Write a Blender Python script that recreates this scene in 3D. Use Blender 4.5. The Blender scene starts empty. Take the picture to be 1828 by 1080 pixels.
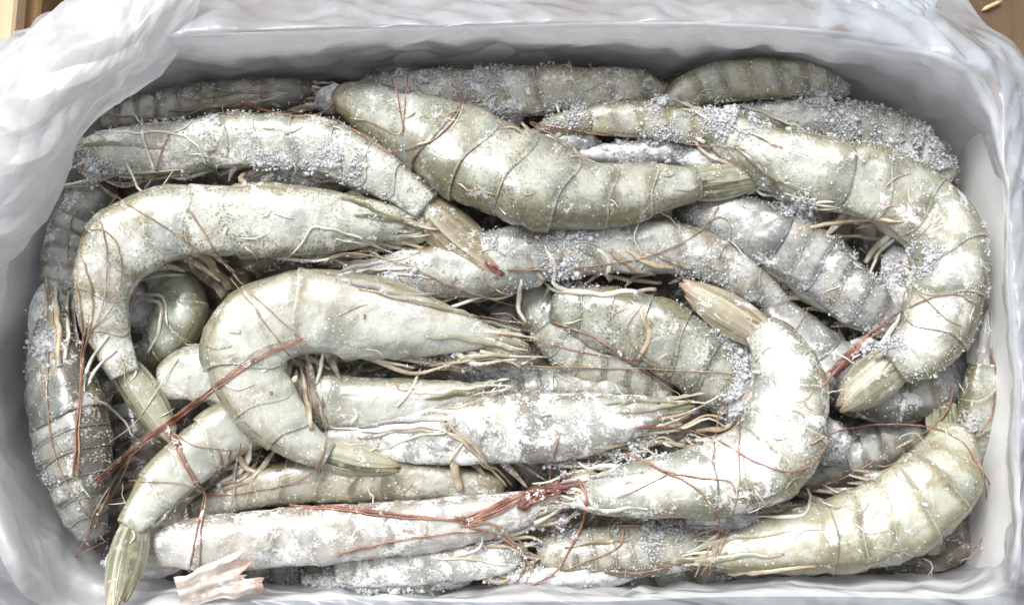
import bpy, math, random
import numpy as np
from mathutils import Vector
from mathutils.bvhtree import BVHTree

random.seed(7)
rng = np.random.default_rng(7)
R = math.radians
C = bpy.context.scene.collection

# ------------------------------------------------------------------ camera, world, sun, exposure
S = 0.00016                       # metres per photograph pixel on the level of the top of the pile
TILT = R(12.0)                    # the camera leans a little over the front of the box
F = 914.0 / math.tan(R(45.0) / 2)
cam = bpy.data.cameras.new('camera')
cam.sensor_fit = 'HORIZONTAL'
cam.angle = R(45.0)
cam.clip_start = 0.01
cam.clip_end = 50.0
camo = bpy.data.objects.new('camera', cam)
C.objects.link(camo)
camo.location = (0, -F * math.sin(TILT) * S, F * math.cos(TILT) * S)
camo.rotation_euler = (TILT, 0, 0)
bpy.context.scene.camera = camo

SUN_EL, SUN_AZ = R(58.0), R(-35.0)          # azimuth measured from +Y towards +X
world = bpy.data.worlds.new('World')
bpy.context.scene.world = world
world.use_nodes = True
wn = world.node_tree
sky = wn.nodes.new('ShaderNodeTexSky')
sky.sky_type = 'NISHITA'
sky.sun_disc = False
sky.sun_elevation = SUN_EL
sky.sun_rotation = SUN_AZ
sky.dust_density = 6.0
hs = wn.nodes.new('ShaderNodeHueSaturation')
hs.inputs['Saturation'].default_value = 0.10
bg = wn.nodes['Background']
bg.inputs['Strength'].default_value = 0.15
wn.links.new(sky.outputs[0], hs.inputs['Color'])
wn.links.new(hs.outputs[0], bg.inputs['Color'])

sun = bpy.data.lights.new('sun', 'SUN')
sun.energy = 1.45
sun.angle = R(20.0)
sun.color = (1.0, 0.97, 0.92)
suno = bpy.data.objects.new('sun', sun)
C.objects.link(suno)
sd = Vector((math.sin(SUN_AZ) * math.cos(SUN_EL), math.cos(SUN_AZ) * math.cos(SUN_EL), math.sin(SUN_EL)))
suno.rotation_euler = sd.to_track_quat('Z', 'Y').to_euler()
vs = bpy.context.scene.view_settings
vs.view_transform = 'Standard'
vs.look = 'None'
vs.exposure = 0.42
vs.gamma = 1.0
bpy.context.scene.cycles.max_bounces = 10
bpy.context.scene.cycles.transparent_max_bounces = 16

CAM = np.array([0.0, -F * math.sin(TILT), F * math.cos(TILT)])    # in pixel units
ct, st = math.cos(TILT), math.sin(TILT)

def P(px, py, z=0.0):
    """the point at height z (pixel units) that lies under photograph pixel (px, py)"""
    dx, dy, dz = (px - 914.0) / F, (540.0 - py) / F, -1.0
    d = np.array([dx, dy * ct - dz * st, dy * st + dz * ct])
    k = (z - CAM[2]) / d[2]
    return CAM + d * k

# ------------------------------------------------------------------ noise
def _hash(i):
    h = np.sin(i[..., 0] * 127.1 + i[..., 1] * 311.7 + i[..., 2] * 74.7) * 43758.5453
    return h - np.floor(h)

def vnoise(p):
    p = np.asarray(p, float)
    i = np.floor(p)
    f = p - i
    f = f * f * f * (f * (f * 6 - 15) + 10)
    out = 0
    for a in (0, 1):
        for b in (0, 1):
            for c in (0, 1):
                w = (f[..., 0] if a else 1 - f[..., 0]) * (f[..., 1] if b else 1 - f[..., 1]) * (f[..., 2] if c else 1 - f[..., 2])
                out = out + w * _hash(i + np.array([a, b, c]))
    return out * 2 - 1

def fbm(p, o=4):
    p = np.asarray(p, float)
    s, a = 0, 1.0
    for k in range(o):
        s = s + a * vnoise(p * 2 ** k + 17.3 * k)
        a *= 0.5
    return s

def ridge(p, o=4):
    p = np.asarray(p, float)
    s, a = 0, 1.0
    for k in range(o):
        s = s + a * (1 - 2 * np.abs(vnoise(p * 2 ** k + 9.1 * k)))
        a *= 0.5
    return s

# ------------------------------------------------------------------ mesh building
class MB:
    def __init__(self):
        self.v, self.f, self.uv, self.n = [], [], [], 0

    def grid(self, V, UV=None, closed=False, cap0=False, cap1=False):
        """V: (rows, cols, 3); closed wraps the columns"""
        V = np.asarray(V, float)
        r, c = V.shape[:2]
        o = self.n
        self.v.append(V.reshape(-1, 3))
        if UV is None:
            UV = np.zeros((r, c, 2))
        self.uv.append(np.asarray(UV, float).reshape(-1, 2))
        self.n += r * c
        for i in range(r - 1):
            for j in range(c if closed else c - 1):
                k = (j + 1) % c
                self.f.append((o + i * c + j, o + i * c + k, o + (i + 1) * c + k, o + (i + 1) * c + j))
        if cap0:
            self.f.append(tuple(o + j for j in range(c))[::-1])
        if cap1:
            self.f.append(tuple(o + (r - 1) * c + j for j in range(c)))
        return self

    def tube(self, pts, rad, n=6, flat=1.0):
        pts = np.asarray(pts, float)
        rad = np.broadcast_to(np.asarray(rad, float), (len(pts),))
        T = np.gradient(pts, axis=0)
        T /= np.linalg.norm(T, axis=1)[:, None] + 1e-9
        up = np.array([0, 0, 1.0])
        N = np.cross(up, T)
        l = np.linalg.norm(N, axis=1)
        N[l < 1e-3] = (1, 0, 0)
        N /= np.linalg.norm(N, axis=1)[:, None]
        B = np.cross(T, N)
        a = np.linspace(0, 2 * math.pi, n, endpoint=False)
        V = pts[:, None] + rad[:, None, None] * (np.cos(a)[None, :, None] * N[:, None] + flat * np.sin(a)[None, :, None] * B[:, None])
        u = np.linspace(0, 1, len(pts))
        UV = np.stack(np.broadcast_arrays(u[:, None], (a / math.pi - 1)[None, :]), -1)
        return self.grid(V, UV, True, True, True)

    def leaf(self, base, d, side, up, L, W, tip=0.15, bend=0.0, camber=0.25, th=1.5, prof='leaf', nu=12, nv=7, rib=0.0):
        """a thin solid blade"""
        u = np.linspace(0, 1, nu)
        if prof == 'leaf':
            w = np.sin(math.pi * np.clip(0.14 + 0.845 * u ** 0.95, 0, 1)) ** 0.8
        elif prof == 'paddle':
            w = 0.35 + 0.65 * np.clip(u * 2.0, 0, 1) ** 0.8
            w = w * np.sqrt(np.clip(1 - np.clip((u - 0.72) / 0.285, 0, 1) ** 2, 0, 1))
            w = np.maximum(w, 0.1)
        else:
            w = 1 - (1 - tip) * u
        s = np.linspace(-1, 1, nv)
        h = camber * W * (1 - s ** 2)[None, :] * w[:, None]
        if rib:
            h = h + rib * np.abs(np.cos(s * math.pi * 2.0))[None, :] * w[:, None] ** 0.5
        base, d, side, up = [np.asarray(q, float) for q in (base, d, side, up)]
        ctr = base + u[:, None] * L * d + (bend * u ** 2)[:, None] * side
        top = ctr[:, None] + (w[:, None] * s[None] * W)[..., None] * side + h[..., None] * up
        bot = ctr[:, None] + (w[:, None] * s[None] * W)[..., None] * side + (h - th)[..., None] * up
        ring = np.concatenate([top, bot[:, ::-1]], axis=1)
        uu = np.broadcast_to(u[:, None], (nu, 2 * nv))
        ss = np.broadcast_to(np.concatenate([s, s[::-1]])[None], (nu, 2 * nv))
        return self.grid(ring, np.stack([uu, ss], -1), True, True, True)

    def build(self, name, mat, parent=None, origin=(0, 0, 0), smooth=True):
        V = np.concatenate(self.v)
        if parent is not None:
            origin = parent['_o']
        V = (V - np.asarray(origin)) * S
        me = bpy.data.meshes.new(name)
        me.from_pydata(V.tolist(), [], self.f)
        uvl = me.uv_layers.new(name='UVMap')
        idx = np.empty(len(me.loops), np.int32)
        me.loops.foreach_get('vertex_index', idx)
        uvl.data.foreach_set('uv', np.concatenate(self.uv)[idx].astype(np.float32).ravel())
        if smooth:
            me.shade_smooth()
        me.materials.append(mat)
        o = bpy.data.objects.new(name, me)
        C.objects.link(o)
        if parent is not None:
            o.parent = parent
        else:
            o.location = np.asarray(origin) * S
        return o

def thing(name, label, cat, at, group=None):
    o = bpy.data.objects.new(name, None)
    o.empty_display_size = 0.005
    C.objects.link(o)
    o.location = np.asarray(at) * S
    o['_o'] = [float(x) for x in at]
    o['label'], o['category'] = label, cat
    if group:
        o['group'] = group
    return o

def tag(o, label, cat, group=None):
    o['label'], o['category'] = label, cat
    if group:
        o['group'] = group
    return o

# ------------------------------------------------------------------ materials
def newmat(name):
    m = bpy.data.materials.new(name)
    m.use_nodes = True
    nt = m.node_tree
    return m, nt, nt.nodes['Principled BSDF'], nt.nodes['Material Output']

class NT:
    """little node-writing helper; coordinates in pixel units"""
    def __init__(self, nt):
        self.nt = nt
        tc = nt.nodes.new('ShaderNodeTexCoord')
        mp = nt.nodes.new('ShaderNodeMapping')
        mp.inputs['Scale'].default_value = (1 / S,) * 3
        nt.links.new(tc.outputs['Object'], mp.inputs[0])
        oi = nt.nodes.new('ShaderNodeObjectInfo')
        ad = nt.nodes.new('ShaderNodeVectorMath')
        ad.operation = 'MULTIPLY_ADD'
        cmb = nt.nodes.new('ShaderNodeCombineXYZ')
        for k in range(3):
            nt.links.new(oi.outputs['Random'], cmb.inputs[k])
        nt.links.new(cmb.outputs[0], ad.inputs[0])
        ad.inputs[1].default_value = (0, 0, 0)
        nt.links.new(mp.outputs[0], ad.inputs[2])
        self.co = ad.outputs[0]
        sp = nt.nodes.new('ShaderNodeSeparateXYZ')
        nt.links.new(tc.outputs['UV'], sp.inputs[0])
        self.u, self.v = sp.outputs[0], sp.outputs[1]

    def put(self, sock, v):
        if hasattr(v, 'is_output'):
            self.nt.links.new(v, sock)
        else:
            sock.default_value = v

    def noise(self, px, detail=3.0, rough=0.55, dist=0.0, off=(0, 0, 0), stretch=None):
        n = self.nt.nodes.new('ShaderNodeTexNoise')
        n.inputs['Scale'].default_value = 1.0 / px
        n.inputs['Detail'].default_value = detail
        n.inputs['Roughness'].default_value = rough
        n.inputs['Distortion'].default_value = dist
        mp = self.nt.nodes.new('ShaderNodeMapping')
        mp.inputs['Location'].default_value = off
        if stretch:
            mp.inputs['Scale'].default_value = stretch
        self.nt.links.new(self.co, mp.inputs[0])
        self.nt.links.new(mp.outputs[0], n.inputs['Vector'])
        return n.outputs['Fac']

    def voro(self, px, feature='F1', rnd=1.0, out='Distance'):
        n = self.nt.nodes.new('ShaderNodeTexVoronoi')
        n.feature = feature
        n.inputs['Scale'].default_value = 1.0 / px
        n.inputs['Randomness'].default_value = rnd
        self.nt.links.new(self.co, n.inputs['Vector'])
        return n.outputs[out]

    def math(self, op, a, b=0.0, c=None, clamp=False):
        n = self.nt.nodes.new('ShaderNodeMath')
        n.operation = op
        n.use_clamp = clamp
        self.put(n.inputs[0], a)
        self.put(n.inputs[1], b)
        if c is not None:
            self.put(n.inputs[2], c)
        return n.outputs[0]

    def step(self, x, lo, hi, a=0.0, b=1.0):
        n = self.nt.nodes.new('ShaderNodeMapRange')
        n.interpolation_type = 'SMOOTHSTEP'
        self.put(n.inputs[0], x)
        n.inputs[1].default_value, n.inputs[2].default_value = lo, hi
        n.inputs[3].default_value, n.inputs[4].default_value = a, b
        return n.outputs[0]

    def mix(self, f, a, b):
        n = self.nt.nodes.new('ShaderNodeMix')
        n.data_type = 'RGBA'
        self.put(n.inputs[0], f)
        for s, v in ((n.inputs[6], a), (n.inputs[7], b)):
            if isinstance(v, tuple) and len(v) == 3:
                v = v + (1.0,)
            self.put(s, v)
        return n.outputs[2]

    def bump(self, h, dist_px, strength=1.0, prev=None):
        n = self.nt.nodes.new('ShaderNodeBump')
        n.inputs['Strength'].default_value = strength
        n.inputs['Distance'].default_value = dist_px * S
        self.nt.links.new(h, n.inputs['Height'])
        if prev is not None:
            self.nt.links.new(prev, n.inputs['Normal'])
        return n.outputs[0]

FROSTW = (0.87, 0.87, 0.875)

def shell_mat(name, pale, deep, dorsal, speck=0.6, frost=0.4, dark=(0.10, 0.11, 0.085), seed=0.0):
    m, nt, bs, out = newmat(name)
    g = NT(nt)
    off = (seed * 131.7, seed * 57.3, seed * 91.1)
    pale = (pale[0] * 0.97, pale[1] * 0.965, pale[2] * 0.94)
    deep = (deep[0] * 0.98, deep[1] * 0.96, deep[2] * 0.93)
    big = g.noise(85, 3, 0.55, 0.3, off)
    big2 = g.noise(38, 3, 0.6, 0.5, (off[0] + 500, off[1], off[2]))
    body = g.mix(g.step(big, 0.40, 0.58), deep, pale)
    body = g.mix(g.step(big2, 0.52, 0.74, 0.0, 0.55), body, tuple(0.5 * a + 0.5 * 0.75 for a in pale))
    av = g.math('ABSOLUTE', g.v)
    dors = g.math('MULTIPLY', g.step(av, 0.36, 0.04), g.step(big2, 0.25, 0.6, 0.5, 1.0))
    body = g.mix(g.math('MULTIPLY', dors, 0.9), body, dorsal)
    oi = nt.nodes.new('ShaderNodeObjectInfo')
    patch = g.math('MULTIPLY', g.math('MULTIPLY', g.step(av, 0.14, 0.30), g.step(av, 0.74, 0.50)), g.math('MULTIPLY', g.step(g.u, 0.10, 0.35), g.step(g.u, 0.92, 0.70)))
    patch = g.math('MULTIPLY', patch, g.step(big2, 0.34, 0.54, 0.25, 0.95))
    body = g.mix(patch, body, tuple(0.45 * a + 0.55 * b_ for a, b_ in zip(pale, (0.66, 0.68, 0.64))))
    tone = g.step(oi.outputs['Random'], 0.0, 1.0, 0.0, 0.28)
    body = g.mix(tone, body, deep)
    # rear rim of every plate: a pale line with a brownish one before it
    body = g.mix(g.math('MULTIPLY', g.math('MULTIPLY', g.step(g.u, 0.80, 0.90), g.step(g.u, 0.97, 0.92)), 0.22), body, tuple(0.55 * a for a in dorsal))
    body = g.mix(g.step(g.u, 0.95, 0.975, 0.0, 0.28), body, (0.72, 0.71, 0.60))
    # pigment dots
    d1 = g.voro(5.6)
    d2 = g.voro(8.5)
    dm = g.step(g.noise(55, 2, 0.6, 0.2, (off[0], off[1] + 900, 0)), 0.28, 0.55, 0.30, 1.0)
    dots = g.math('MULTIPLY', g.step(d1, 0.50, 0.22), dm)
    dots2 = g.math('MULTIPLY', g.step(d2, 0.30, 0.12), dm)
    dots = g.math('MAXIMUM', dots, dots2)
    dots = g.math('MULTIPLY', dots, g.math('SUBTRACT', 1.0, g.math('MULTIPLY', patch, 0.75)))
    body = g.mix(g.math('MULTIPLY', dots, min(1.0, speck * 1.15)), body, dark)
    tint = g.noise(64, 2, 0.5, 0.3, (off[0] + 11, off[1] + 222, 5))
    body = g.mix(g.step(tint, 0.54, 0.70, 0.0, 0.5), body, (0.26, 0.295, 0.30))
    body = g.mix(g.step(tint, 0.44, 0.30, 0.0, 0.5), body, (0.31, 0.25, 0.15))
    gut = g.math('MULTIPLY', g.step(av, 0.10, 0.125), g.step(av, 0.165, 0.14))
    body = g.mix(g.math('MULTIPLY', gut, g.step(big2, 0.35, 0.6, 0.0, 0.55)), body, (0.17, 0.12, 0.07))
    # a few dark bruises
    br = g.step(g.noise(30, 2, 0.5, 0.6, (off[0] + 77, 33, off[2])), 0.68, 0.80, 0.0, 0.55)
    body = g.mix(br, body, (0.10, 0.12, 0.11))
    # thin rime
    f1 = g.noise(46, 5, 0.72, 0.4, (off[0] + 300, off[1] + 40, 9))
    f2 = g.noise(4.5, 3, 0.7, 0.0)
    fr = g.math('ADD', f1, g.math('MULTIPLY', g.math('SUBTRACT', f2, 0.5), 0.42))
    fr = g.step(fr, 0.645 - 0.17 * frost, 0.70 - 0.15 * frost)
    cells = nt.nodes.new('ShaderNodeTexVoronoi')
    cells.inputs['Scale'].default_value = 1 / 6.0
    nt.links.new(g.co, cells.inputs['Vector'])
    sepc = nt.nodes.new('ShaderNodeSeparateColor')
    nt.links.new(cells.outputs['Color'], sepc.inputs[0])
    grain = g.math('MULTIPLY', g.step(sepc.outputs[0], 0.90 - 0.10 * frost, 0.93 - 0.10 * frost), g.step(cells.outputs['Distance'], 0.36, 0.2))
    frm = g.math('MAXIMUM', g.math('MULTIPLY', fr, 0.45 + 0.4 * frost), g.math('MULTIPLY', grain, 0.8))
    col = g.mix(frm, body, FROSTW)
    nt.links.new(col, bs.inputs['Base Color'])
    nt.links.new(g.step(frm, 0.0, 0.8, 0.24, 0.42), bs.inputs['Roughness'])
    bs.inputs['Subsurface Weight'].default_value = 0.6
    bs.inputs['Subsurface Radius'].default_value = (1, 0.9, 0.7)
    bs.inputs['Subsurface Scale'].default_value = 12 * S
    bs.inputs['Coat Weight'].default_value = 0.75
    nt.links.new(g.step(f1, 0.35, 0.65, 0.06, 0.30), bs.inputs['Coat Roughness'])
    b = g.bump(g.noise(40, 2.0, 0.5, 0.9), 9.0, 0.6)
    b = g.bump(g.step(g.voro(34, 'DISTANCE_TO_EDGE'), 0.0, 0.3), 1.0, 0.25, b)
    b = g.bump(frm, 1.8, 0.6, b)
    nt.links.new(b, bs.inputs['Normal'])
    return m

def fin_mat(name, base, edge, dark, tip):
    m, nt, bs, out = newmat(name)
    g = NT(nt)
    rays = nt.nodes.new('ShaderNodeTexNoise')
    rays.inputs['Scale'].default_value = 1.0
    rays.inputs['Detail'].default_value = 1.5
    cb = nt.nodes.new('ShaderNodeCombineXYZ')
    nt.links.new(g.math('MULTIPLY', g.v, 2.0), cb.inputs[0])
    nt.links.new(g.math('MULTIPLY', g.u, 0.7), cb.inputs[1])
    nt.links.new(g.noise(90, 2), cb.inputs[2])
    nt.links.new(cb.outputs[0], rays.inputs['Vector'])
    col = g.mix(g.step(rays.outputs['Fac'], 0.28, 0.62), dark, base)
    oi = nt.nodes.new('ShaderNodeObjectInfo')
    col = g.mix(g.step(oi.outputs['Random'], 0.0, 1.0, 0.0, 0.55), col, edge)
    col = g.mix(g.step(g.noise(18, 3), 0.5, 0.72, 0.0, 0.6), col, edge)
    col = g.mix(g.step(g.math('ABSOLUTE', g.v), 0.70, 0.95, 0.0, 0.8), col, edge)
    col = g.mix(g.step(g.math('ADD', g.u, g.math('MULTIPLY', g.noise(14, 2), 0.3)), 0.92, 1.12, 0.0, 0.8), col, tip)
    f = g.math('ADD', g.noise(34, 5, 0.7), g.math('MULTIPLY', g.math('SUBTRACT', g.noise(4, 2), 0.5), 0.5))
    fr = g.step(f, 0.58, 0.68, 0.0, 0.75)
    col = g.mix(fr, col, FROSTW)
    nt.links.new(col, bs.inputs['Base Color'])
    nt.links.new(g.step(fr, 0, 0.7, 0.25, 0.65), bs.inputs['Roughness'])
    bs.inputs['Subsurface Weight'].default_value = 0.15
    bs.inputs['Subsurface Scale'].default_value = 5 * S
    bs.inputs['Coat Weight'].default_value = 0.4
    bs.inputs['Coat Roughness'].default_value = 0.2
    b = g.bump(rays.outputs['Fac'], 4.0, 0.7)
    b = g.bump(fr, 1.5, 0.7, b)
    nt.links.new(b, bs.inputs['Normal'])
    return m

def plain_mat(name, a, b, scale=20, rough=0.4, frost=0.0, coat=0.2):
    m, nt, bs, out = newmat(name)
    g = NT(nt)
    col = g.mix(g.step(g.noise(scale, 3), 0.35, 0.65), a, b)
    if frost:
        f = g.math('ADD', g.noise(28, 4, 0.7), g.math('MULTIPLY', g.math('SUBTRACT', g.noise(4, 2), 0.5), 0.5))
        col = g.mix(g.step(f, 0.66 - 0.2 * frost, 0.74 - 0.2 * frost, 0, 0.85), col, FROSTW)
    nt.links.new(col, bs.inputs['Base Color'])
    bs.inputs['Roughness'].default_value = rough
    bs.inputs['Coat Weight'].default_value = coat
    nt.links.new(g.bump(g.noise(5, 2), 1.0, 0.4), bs.inputs['Normal'])
    return m

def frost_mat():
    m, nt, bs, out = newmat('frost_crystals')
    g = NT(nt)
    nt.links.new(g.mix(g.noise(9, 2), (0.90, 0.91, 0.92), (0.96, 0.96, 0.96)), bs.inputs['Base Color'])
    bs.inputs['Roughness'].default_value = 0.35
    tr = nt.nodes.new('ShaderNodeBsdfTranslucent')
    tr.inputs[0].default_value = (0.9, 0.92, 0.95, 1)
    mx = nt.nodes.new('ShaderNodeMixShader')
    mx.inputs[0].default_value = 0.5
    nt.links.new(bs.outputs[0], mx.inputs[1])
    nt.links.new(tr.outputs[0], mx.inputs[2])
    nt.links.new(mx.outputs[0], out.inputs[0])
    return m

def film_mat(name, clear, tint, crease=1.0):
    m, nt, bs, out = newmat(name)
    g = NT(nt)
    nt.links.new(g.mix(g.step(g.noise(120, 3), 0.35, 0.65), tint, tuple(min(1, a * 1.05) for a in tint)), bs.inputs['Base Color'])
    bs.inputs['Roughness'].default_value = 0.22
    bs.inputs['Specular IOR Level'].default_value = 0.6
    bs.inputs['Coat Weight'].default_value = 0.8
    bs.inputs['Coat Roughness'].default_value = 0.06
    vor = nt.nodes.new('ShaderNodeTexVoronoi')
    vor.feature = 'F1'
    vor.inputs['Scale'].default_value = 1 / 70.0
    wv = nt.nodes.new('ShaderNodeTexNoise')
    wv.inputs['Scale'].default_value = 1 / 60.0
    wv.inputs['Detail'].default_value = 2
    nt.links.new(g.co, wv.inputs['Vector'])
    wm = nt.nodes.new('ShaderNodeVectorMath')
    wm.operation = 'MULTIPLY_ADD'
    nt.links.new(wv.outputs['Color'], wm.inputs[0])
    wm.inputs[1].default_value = (60, 60, 60)
    nt.links.new(g.co, wm.inputs[2])
    nt.links.new(wm.outputs[0], vor.inputs['Vector'])
    b = g.bump(vor.outputs['Distance'], 20 * crease, 0.6)
    b = g.bump(g.noise(160, 2, 0.5, 0.8), 30 * crease, 0.4, b)
    nt.links.new(b, bs.inputs['Normal'])
    tl = nt.nodes.new('ShaderNodeBsdfTranslucent')
    tl.inputs[0].default_value = tint + (1,)
    nt.links.new(b, tl.inputs['Normal'])
    mx = nt.nodes.new('ShaderNodeMixShader')
    mx.inputs[0].default_value = 0.42
    nt.links.new(bs.outputs[0], mx.inputs[1])
    nt.links.new(tl.outputs[0], mx.inputs[2])
    tp = nt.nodes.new('ShaderNodeBsdfTransparent')
    mx2 = nt.nodes.new('ShaderNodeMixShader')
    nt.links.new(g.step(g.noise(130, 2, 0.5, 0.9), 0.3, 0.7, clear * 0.7, clear * 1.3), mx2.inputs[0])
    nt.links.new(mx.outputs[0], mx2.inputs[1])
    nt.links.new(tp.outputs[0], mx2.inputs[2])
    nt.links.new(mx2.outputs[0], out.inputs[0])
    return m

def board_mat(name, a, b, stretch, rough=0.85):
    m, nt, bs, out = newmat(name)
    g = NT(nt)
    n = g.noise(60, 5, 0.65, 0.4, (3, 5, 7), stretch)
    col = g.mix(g.step(n, 0.3, 0.7), a, b)
    col = g.mix(g.step(g.noise(9, 3, 0.7), 0.62, 0.75, 0, 0.4), col, tuple(x * 0.6 for x in a))
    nt.links.new(col, bs.inputs['Base Color'])
    bs.inputs['Roughness'].default_value = rough
    nt.links.new(g.bump(g.noise(12, 4, 0.6, 0, (0, 0, 0), stretch), 3, 0.5), bs.inputs['Normal'])
    return m

# ------------------------------------------------------------------ the surface underneath
M_ground = board_mat('brown_card', (0.085, 0.052, 0.027), (0.125, 0.08, 0.042), (1.0, 0.25, 1.0))
GZ = -460.0
g = MB()
xs = np.linspace(-9000, 9000, 40)
gx, gy = np.meshgrid(xs, xs)
g.grid(np.stack([gx, gy, np.full_like(gx, GZ)], -1))
o = g.build('ground', M_ground)
o['kind'] = 'structure'

def box_mesh(x0, x1, y0, y1, z0, z1, bev=3.0):
    """a bevelled box as stacked rounded rings"""
    mb = MB()
    def ring(ins, z):
        a, b, c, d = x0 + ins, x1 - ins, y0 + ins, y1 - ins
        k = bev
        return [(a + k, c, z), (b - k, c, z), (b, c + k, z), (b, d - k, z), (b - k, d, z), (a + k, d, z), (a, d - k, z), (a, c + k, z)]
    V = np.array([ring(bev, z0), ring(0, z0 + bev), ring(0, z1 - bev), ring(bev, z1)])
    mb.grid(V, None, True, True, True)
    return mb

M_wood = board_mat('pale_wood', (0.50, 0.36, 0.22), (0.62, 0.48, 0.32), (1.0, 0.12, 1.0))
M_wood2 = board_mat('brown_wood', (0.16, 0.085, 0.035), (0.24, 0.14, 0.06), (1.0, 0.12, 1.0))
a = P(26, 40, -250)
mb = box_mesh(a[0] - 420, a[0], a[1] - 700, a[1] + 900, GZ + 2, -250, 6)
o = mb.build('pale_plank', M_wood, None, (a[0], a[1], GZ + 2), smooth=False)
tag(o, 'pale wooden plank at the top left corner beside the brown batten', 'plank')
a2 = P(32, 40, -300)
b2 = P(70, 40, -300)
mb = box_mesh(a2[0], b2[0], a2[1] - 700, a2[1] + 900, GZ + 2, -300, 6)
o = mb.build('brown_batten', M_wood2, None, (a2[0], a2[1], GZ + 2), smooth=False)
tag(o, 'narrow brown wooden batten lying along the pale plank', 'batten')
# straw splinter on the brown board
M_straw = plain_mat('straw', (0.55, 0.38, 0.2), (0.7, 0.52, 0.32), 12, 0.7)
mb = MB()
q0, q1 = P(1752, 20, GZ + 5), P(1789, 2, GZ + 9)
xx = np.linspace(0, 1, 9)[:, None]
mb.tube(q0 + (q1 - q0) * xx + np.array([0, 0, 1]) * np.sin(xx * 3) * 4, [1.2, 4, 5.5, 4.5, 5, 4, 5, 3, 1], 5, 0.5)
o = mb.build('straw_splinter', M_straw, None, P(1755, 20, GZ + 4))
tag(o, 'tiny straw coloured splinter lying on the brown board at top right', 'splinter')

# ------------------------------------------------------------------ white carton under the bag
# dark sheet under the pile: the shade of the gaps put into its colour
M_gap_shade = plain_mat('gap_shade', (0.075, 0.066, 0.05), (0.22, 0.20, 0.165), 40, 0.3, 0.35, 0.4)
M_carton = plain_mat('white_carton', (0.72, 0.72, 0.72), (0.80, 0.80, 0.80), 80, 0.6)

def loop_pts(keys, n):
    k = np.asarray(keys, float)
    m = len(k)
    seg = np.linalg.norm(np.roll(k, -1, 0)[:, :2] - k[:, :2], axis=1)
    return k, seg

def closed_spline(K, t):
    """Catmull-Rom through closed key points K at parameters t in [0, len(K))"""
    K = np.asarray(K, float)
    m = len(K)
    i = np.floor(t).astype(int)
    f = (t - i)[:, None]
    p0, p1, p2, p3 = K[(i - 1) % m], K[i % m], K[(i + 1) % m], K[(i + 2) % m]
    return 0.5 * ((2 * p1) + (-p0 + p2) * f + (2 * p0 - 5 * p1 + 4 * p2 - p3) * f ** 2 + (-p0 + 3 * p1 - 3 * p2 + p3) * f ** 3)

RIMZ = 190.0
# matching key points round the opening: pile line, rim, outside fold (photograph pixels)
KB = [(150, 195), (320, 150), (560, 122), (820, 112), (1080, 108), (1330, 108), (1510, 140), (1620, 195), (1715, 262), (1778, 375), (1797, 520), (1808, 660), (1800, 800), (1788, 935), (1740, 1018), (1560, 1034), (1300, 1042), (1050, 1048), (800, 1052), (560, 1054), (350, 1044), (190, 1020), (92, 940), (42, 800), (8, 650), (35, 520), (62, 400), (100, 290)]
KC = [(70, 95), (290, 72), (560, 62), (820, 56), (1080, 46), (1330, 50), (1560, 72), (1690, 108), (1765, 170), (1790, 320), (1808, 490), (1818, 660), (1814, 830), (1806, 990), (1768, 1056), (1560, 1062), (1300, 1066), (1050, 1068), (800, 1068), (560, 1070), (330, 1076), (120, 1078), (10, 1010), (-40, 830), (-60, 650), (-50, 500), (-35, 350), (0, 200)]
KD = [(45, 62), (285, 30), (560, 22), (820, 16), (1080, 6), (1330, 8), (1590, 28), (1725, 75), (1800, 135), (1826, 310), (1838, 490), (1850, 660), (1850, 840), (1850, 1030), (1800, 1110), (1560, 1112), (1300, 1115), (1050, 1115), (800, 1115), (560, 1118), (330, 1120), (90, 1130), (-60, 1060), (-110, 840), (-130, 650), (-120, 480), (-100, 310), (-60, 160)]
KE = [(10, 78), (270, -60), (560, -80), (820, -80), (1080, -90), (1330, -90), (1600, -40), (1735, 40), (1835, 140), (1900, 310), (1910, 490), (1910, 660), (1920, 850), (1900, 1080), (1830, 1190), (1560, 1200), (1300, 1200), (1050, 1200), (800, 1200), (560, 1200), (330, 1200), (40, 1220), (-150, 1120), (-200, 850), (-210, 650), (-200, 460), (-180, 270), (-110, 150)]
def lift(K, z):
    return np.array([P(x, y, z) for x, y in K])
def shrink(L, k, z):
    c = L.mean(0)
    q = c + (L - c) * k
    q[:, 2] = z
    return q
LB = lift(KB, -40)
LC = lift(KC, RIMZ)
for _k in range(len(LC)):
    if KC[_k][1] > 1040:
        LC[_k] = P(KC[_k][0], KC[_k][1], 70)
    LC[_k] += np.array([rng.normal(0, 4), rng.normal(0, 4), rng.normal(0, 12)])
LD = np.array([P(x, y, RIMZ - 22 if y < 1050 else 52) for x, y in KD])
LE = np.array([P(x, y, RIMZ - 230 if y < 1070 else -100) for x, y in KE])
NL = len(KB)

# carton: a closed wall a little outside the bag and a floor
t = np.linspace(0, NL, 220, endpoint=False)
ci = 0.2 * closed_spline(LC, t) + 0.8 * closed_spline(LD, t)
cc = ci.mean(0)
def ringc(k, dz, z=None):
    q = cc + (ci - cc) * k
    q[:, 2] = ci[:, 2] + dz if z is None else z
    return q
mb = MB()
mb.grid(np.array([ringc(1.0, 0, -425), ringc(1.0, -76), ringc(1.002, -70), ringc(1.010, -70), ringc(1.012, -76), ringc(1.012, 0, GZ + 3)]), None, True)
mb.grid(np.array([ringc(1.0, 0, -425), ringc(0.02, 0, -425)]), None, True, False, True)
carton = thing('carton', 'white open carton hidden under the plastic bag that lines it', 'box', (cc[0], cc[1], GZ + 3))
mb.build('carton_wall', M_carton, carton)

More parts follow.
